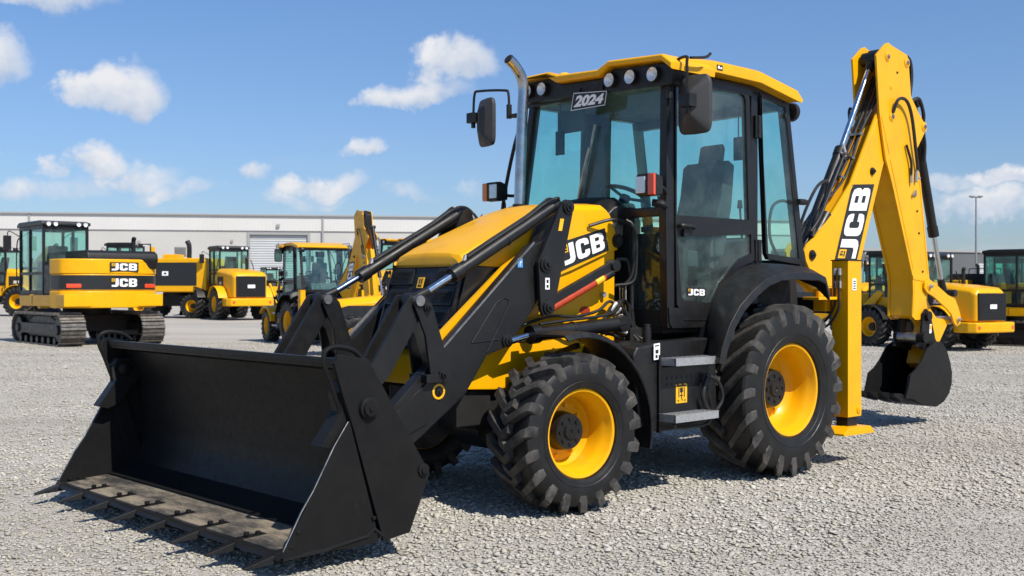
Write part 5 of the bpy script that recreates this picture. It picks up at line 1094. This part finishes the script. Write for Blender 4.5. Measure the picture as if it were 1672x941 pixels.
# one sheet: fine near the camera, wide to the horizon
b.f([b.v(p) for p in ((-3000, -200, 0), (3000, -200, 0), (3000, 4000, 0), (-3000, 4000, 0))])
g = b.build('ground', 'gravel_ground', flat=True); tag(g, kind='structure')
def stones(n):
    # distance chosen so that density falls off away from the camera
    t = rng.random(n); Y = 2.5 + 27 * t ** 2.1
    X = (rng.random(n) - .5) * 2 * (1.2 + .60 * Y)
    s = (.0072 + .010 * rng.random(n) ** 2.2 + .010 * (rng.random(n) > .975)) * (1 + .02 * Y)
    keep = np.array([mnoise.noise((x * .45, y * .45, 3.1)) for x, y in zip(X, Y)]); s *= np.clip(.75 + .9 * (.30 - keep), .55, 1.0)
    base = np.array([[1, 0, 0], [.4, .9, .05], [-.6, .75, -.05], [-1, -.1, .1], [-.45, -.85, 0], [.55, -.8, .1], [.35, .3, .62], [-.45, .05, .58], [.1, -.4, .66], [0, 0, -.6]])
    F = np.array([[0, 1, 6], [1, 2, 6], [2, 7, 6], [2, 3, 7], [3, 4, 7], [4, 8, 7], [4, 5, 8], [5, 0, 8], [0, 6, 8], [6, 7, 8], [1, 0, 9], [2, 1, 9], [3, 2, 9], [4, 3, 9], [5, 4, 9], [0, 5, 9]])
    k = len(base); V = np.repeat(base[None], n, 0) * (1 + .35 * (rng.random((n, k, 3)) - .5))
    V[:, :, 0] *= (.8 + .7 * rng.random(n))[:, None]; V[:, :, 2] *= (.35 + .45 * rng.random(n))[:, None]
    a = rng.random(n) * 6.283; tl = (rng.random(n) - .5) * .9
    c, sn = np.cos(tl)[:, None], np.sin(tl)[:, None]; x, z = V[:, :, 0] * c - V[:, :, 2] * sn, V[:, :, 0] * sn + V[:, :, 2] * c
    c, sn = np.cos(a)[:, None], np.sin(a)[:, None]; xx, yy = x * c - V[:, :, 1] * sn, x * sn + V[:, :, 1] * c
    P = np.stack([xx * s[:, None] + X[:, None], yy * s[:, None] + Y[:, None], z * s[:, None] + (s * .30)[:, None]], -1).reshape(-1, 3)
    FF = (F[None] + (np.arange(n) * k)[:, None, None]).reshape(-1, 3)
    me = bpy.data.meshes.new('gravel'); me.vertices.add(len(P)); me.vertices.foreach_set('co', P.astype(np.float32).ravel())
    me.loops.add(FF.size); me.loops.foreach_set('vertex_index', FF.astype(np.int32).ravel())
    me.polygons.add(len(FF)); me.polygons.foreach_set('loop_start', (np.arange(len(FF)) * 3).astype(np.int32))
    me.update(calc_edges=True)
    ca = me.color_attributes.new('tone', 'FLOAT_COLOR', 'POINT')
    v = (.345 + .115 * rng.random(n) - .11 * (rng.random(n) > .95)) * np.clip(1 - .35 * keep, .85, 1.1); w = rng.random(n) * .035 + .030
    col = np.stack([v + w * .3, v - .005, v - w - .01, np.ones(n)], -1)
    ca.data.foreach_set('color', np.repeat(col, k, 0).astype(np.float32).ravel())
    me.materials.append(M['gravel_stone']); o = bpy.data.objects.new('gravel', me); COL.objects.link(o)
    tag(o, kind='stuff'); tag(o, 'loose pale grey gravel covering the yard', 'gravel')
stones(NST)

# ================================================================== sky, sun, camera
EL = R(50); S = Vector((.668, -.744, 0)).normalized() * math.cos(EL) + Vector((0, 0, math.sin(EL)))
sl = bpy.data.lights.new('sun', 'SUN'); sl.energy = 4.6; sl.angle = R(.53); sl.color = (1, .93, .82)
so = bpy.data.objects.new('sun', sl); COL.objects.link(so); so.rotation_euler = S.to_track_quat('Z', 'Y').to_euler(); so.location = (20, -10, 30)
wd = bpy.data.worlds.new('World'); scene.world = wd; wd.use_nodes = True; nt = wd.node_tree
bg = nt.nodes['Background']; sk = N(nt, 'ShaderNodeTexSky', sky_type='NISHITA', sun_disc=False)
sk.sun_elevation = EL; sk.sun_rotation = math.atan2(S.x, S.y); sk.altitude = 100; sk.air_density = 1.0; sk.dust_density = .6; sk.ozone_density = 2.2
tc = N(nt, 'ShaderNodeTexCoord'); D = tc.outputs['Generated']
# clouds: soft clumps at compass bearings on the sky, broken up by noise
nz = N(nt, 'ShaderNodeTexNoise'); nz.inputs['Scale'].default_value = 26; nz.inputs['Detail'].default_value = 9; nz.inputs['Roughness'].default_value = .60; nt.links.new(D, nz.inputs['Vector'])
nz2 = N(nt, 'ShaderNodeTexNoise'); nz2.inputs['Scale'].default_value = 6; nz2.inputs['Detail'].default_value = 8; nz2.inputs['Roughness'].default_value = .62
st = N(nt, 'ShaderNodeMapping'); st.inputs['Scale'].default_value = (1, 1, 3.2); nt.links.new(D, st.inputs[0]); nt.links.new(st.outputs[0], nz2.inputs['Vector'])
CL = [  # bearing (deg, + right), elevation (deg), half width, half height, strength
 (-24.5, 14.3, 4.6, 2.0, 1.1), (-26.5, 10.6, 2.9, 1.9, 1.0), (-20.2, 9.6, 2.9, 2.0, 1.15), (-27.0, 6.8, 2.0, 1.0, .8), (-21.8, 6.0, 2.2, 1.3, 1.05), (-19.5, 5.4, 3.6, 1.4, .7),
 (-13.7, 5.8, 1.1, .8, .7), (-10.0, 5.2, 2.8, 1.3, .95), (-11.5, 4.4, 4.5, 1.0, .5), (-7.8, 7.2, 2.2, .8, .75), (-3.2, 11.4, 2.8, 1.9, 1.1), (-5.0, 10.2, 3.2, 1.2, .85), (-2.0, 5.0, 2.6, 1.4, .45),
 (-24.0, 4.9, 5.5, 1.1, .6), (-17.0, 4.6, 4.0, .9, .5), (-5.5, 4.8, 3.0, .9, .5), (27.5, 5.2, 3.0, 1.4, .9), (22.5, 5.0, 2.2, .9, .6), (25.4, 5.3, 2.2, 1.0, 1.0), (24.5, 4.0, 4.5, 1.2, .75), (20.5, 4.0, 3.0, 1.3, .55), (30, 9, 4, 1.5, .9), (-34, 8, 4, 1.8, 1.0), (-44, 13, 6, 2.5, 1.0), (44, 11, 6, 2.5, 1.0), (70, 16, 9, 3.5, 1), (-75, 18, 10, 4, 1), (120, 25, 12, 5, 1), (180, 20, 12, 4, 1), (-130, 22, 12, 5, 1), (150, 40, 12, 6, .9)]
dens = None; low = None
sx = N(nt, 'ShaderNodeSeparateXYZ'); nt.links.new(D, sx.inputs[0])
az = mathn(nt, 'ARCTAN2', sx.outputs[0], sx.outputs[1]); el = mathn(nt, 'ARCSINE', sx.outputs[2])
wp = N(nt, 'ShaderNodeTexNoise'); wp.inputs['Scale'].default_value = 13; wp.inputs['Detail'].default_value = 7; wp.inputs['Roughness'].default_value = .58; nt.links.new(D, wp.inputs['Vector'])
ws_ = N(nt, 'ShaderNodeSeparateColor'); nt.links.new(wp.outputs['Color'], ws_.inputs[0])
az = mathn(nt, 'ADD', az, mathn(nt, 'MULTIPLY', mathn(nt, 'SUBTRACT', ws_.outputs[0], .5), R(7.5))); el0 = el
el = mathn(nt, 'ADD', el, mathn(nt, 'MULTIPLY', mathn(nt, 'SUBTRACT', ws_.outputs[1], .5), R(4.2)))
for a, e, hw, hh, k in CL:
    da = mathn(nt, 'DIVIDE', mathn(nt, 'SUBTRACT', az, R(a)), R(hw)); de0 = mathn(nt, 'DIVIDE', mathn(nt, 'SUBTRACT', el, R(e)), R(hh))
    # flat bottoms: the lower half falls off faster
    de = mathn(nt, 'MAXIMUM', de0, mathn(nt, 'MULTIPLY', de0, -1.7))
    r2 = mathn(nt, 'ADD', mathn(nt, 'MULTIPLY', da, da), mathn(nt, 'MULTIPLY', de, de))
    g_ = mathn(nt, 'MULTIPLY', mathn(nt, 'SUBTRACT', 1.0, r2, True), k)
    dens = g_ if dens is None else mathn(nt, 'MAXIMUM', dens, g_)
    up = mathn(nt, 'MULTIPLY', g_, de0); low = up if low is None else mathn(nt, 'ADD', low, up)
cl = mathn(nt, 'ADD', dens, mathn(nt, 'MULTIPLY', mathn(nt, 'SUBTRACT', nz.outputs[0], .5), 1.5))
cl = mathn(nt, 'ADD', cl, mathn(nt, 'MULTIPLY', mathn(nt, 'SUBTRACT', nz2.outputs[0], .5), .9))
mr = N(nt, 'ShaderNodeMapRange', interpolation_type='SMOOTHSTEP'); nt.links.new(cl, mr.inputs[0]); mr.inputs[1].default_value = .14; mr.inputs[2].default_value = .95
gate = N(nt, 'ShaderNodeMapRange', interpolation_type='SMOOTHSTEP'); nt.links.new(dens, gate.inputs[0]); gate.inputs[1].default_value = .0; gate.inputs[2].default_value = .35
cov = mathn(nt, 'MULTIPLY', mr.outputs[0], gate.outputs[0])
# thin high haze streaks
hz = N(nt, 'ShaderNodeMapRange', interpolation_type='SMOOTHSTEP'); nt.links.new(nz2.outputs[0], hz.inputs[0]); hz.inputs[1].default_value = .48; hz.inputs[2].default_value = .80; hz.inputs[4].default_value = .62
eh = N(nt, 'ShaderNodeMapRange', interpolation_type='SMOOTHSTEP'); nt.links.new(el0, eh.inputs[0]); eh.inputs[1].default_value = R(9); eh.inputs[2].default_value = R(2)
cov = mathn(nt, 'MAXIMUM', cov, mathn(nt, 'MULTIPLY', hz.outputs[0], eh.outputs[0]), True)
lit = mathn(nt, 'ADD', mathn(nt, 'MULTIPLY', low, .8), mathn(nt, 'ADD', mathn(nt, 'MULTIPLY', nz.outputs[0], .9), .10), True)
cc = ramp(nt, lit, [(.30, (4.0, 4.7, 5.9)), (.85, (6.5, 6.6, 6.9))])
hs = N(nt, 'ShaderNodeHueSaturation'); hs.inputs['Saturation'].default_value = SAT; hs.inputs['Value'].default_value = VAL; tn = N(nt, 'ShaderNodeMix', data_type='RGBA', blend_type='MULTIPLY'); tn.inputs[0].default_value = 1; nt.links.new(ramp(nt, mathn(nt, 'DIVIDE', el0, R(20)), [(0, (.57, .655, .84)), (.85, (.52, .79, 1.06))]), tn.inputs[7]); nt.links.new(sk.outputs[0], tn.inputs[6]); nt.links.new(tn.outputs[2], hs.inputs['Color'])
mx = N(nt, 'ShaderNodeMix', data_type='RGBA'); nt.links.new(cov, mx.inputs[0]); nt.links.new(hs.outputs[0], mx.inputs[6]); nt.links.new(cc, mx.inputs[7])
nt.links.new(mx.outputs[2], bg.inputs[0]); bg.inputs[1].default_value = .10
cam = bpy.data.cameras.new('camera'); cam.sensor_width = 36; cam.lens = 36 * 1750 / 1672; cam.clip_end = 8000; cam.clip_start = .05
co = bpy.data.objects.new('camera', cam); COL.objects.link(co); co.location = (0, 0, 1.5); co.rotation_euler = (R(90), 0, 0); scene.camera = co
cam.dof.use_dof = True; cam.dof.focus_distance = 7.0; cam.dof.aperture_fstop = 5.6
vs = scene.view_settings; vs.view_transform = 'Standard'; vs.look = 'None'; vs.exposure = EXPO; vs.gamma = 1
cy = scene.cycles; cy.max_bounces = 10; cy.transparent_max_bounces = 24; cy.glossy_bounces = 5; cy.diffuse_bounces = 3; cy.transmission_bounces = 6
cy.use_denoising = True; cy.caustics_reflective = False; cy.caustics_refractive = False; cy.sample_clamp_indirect = 6
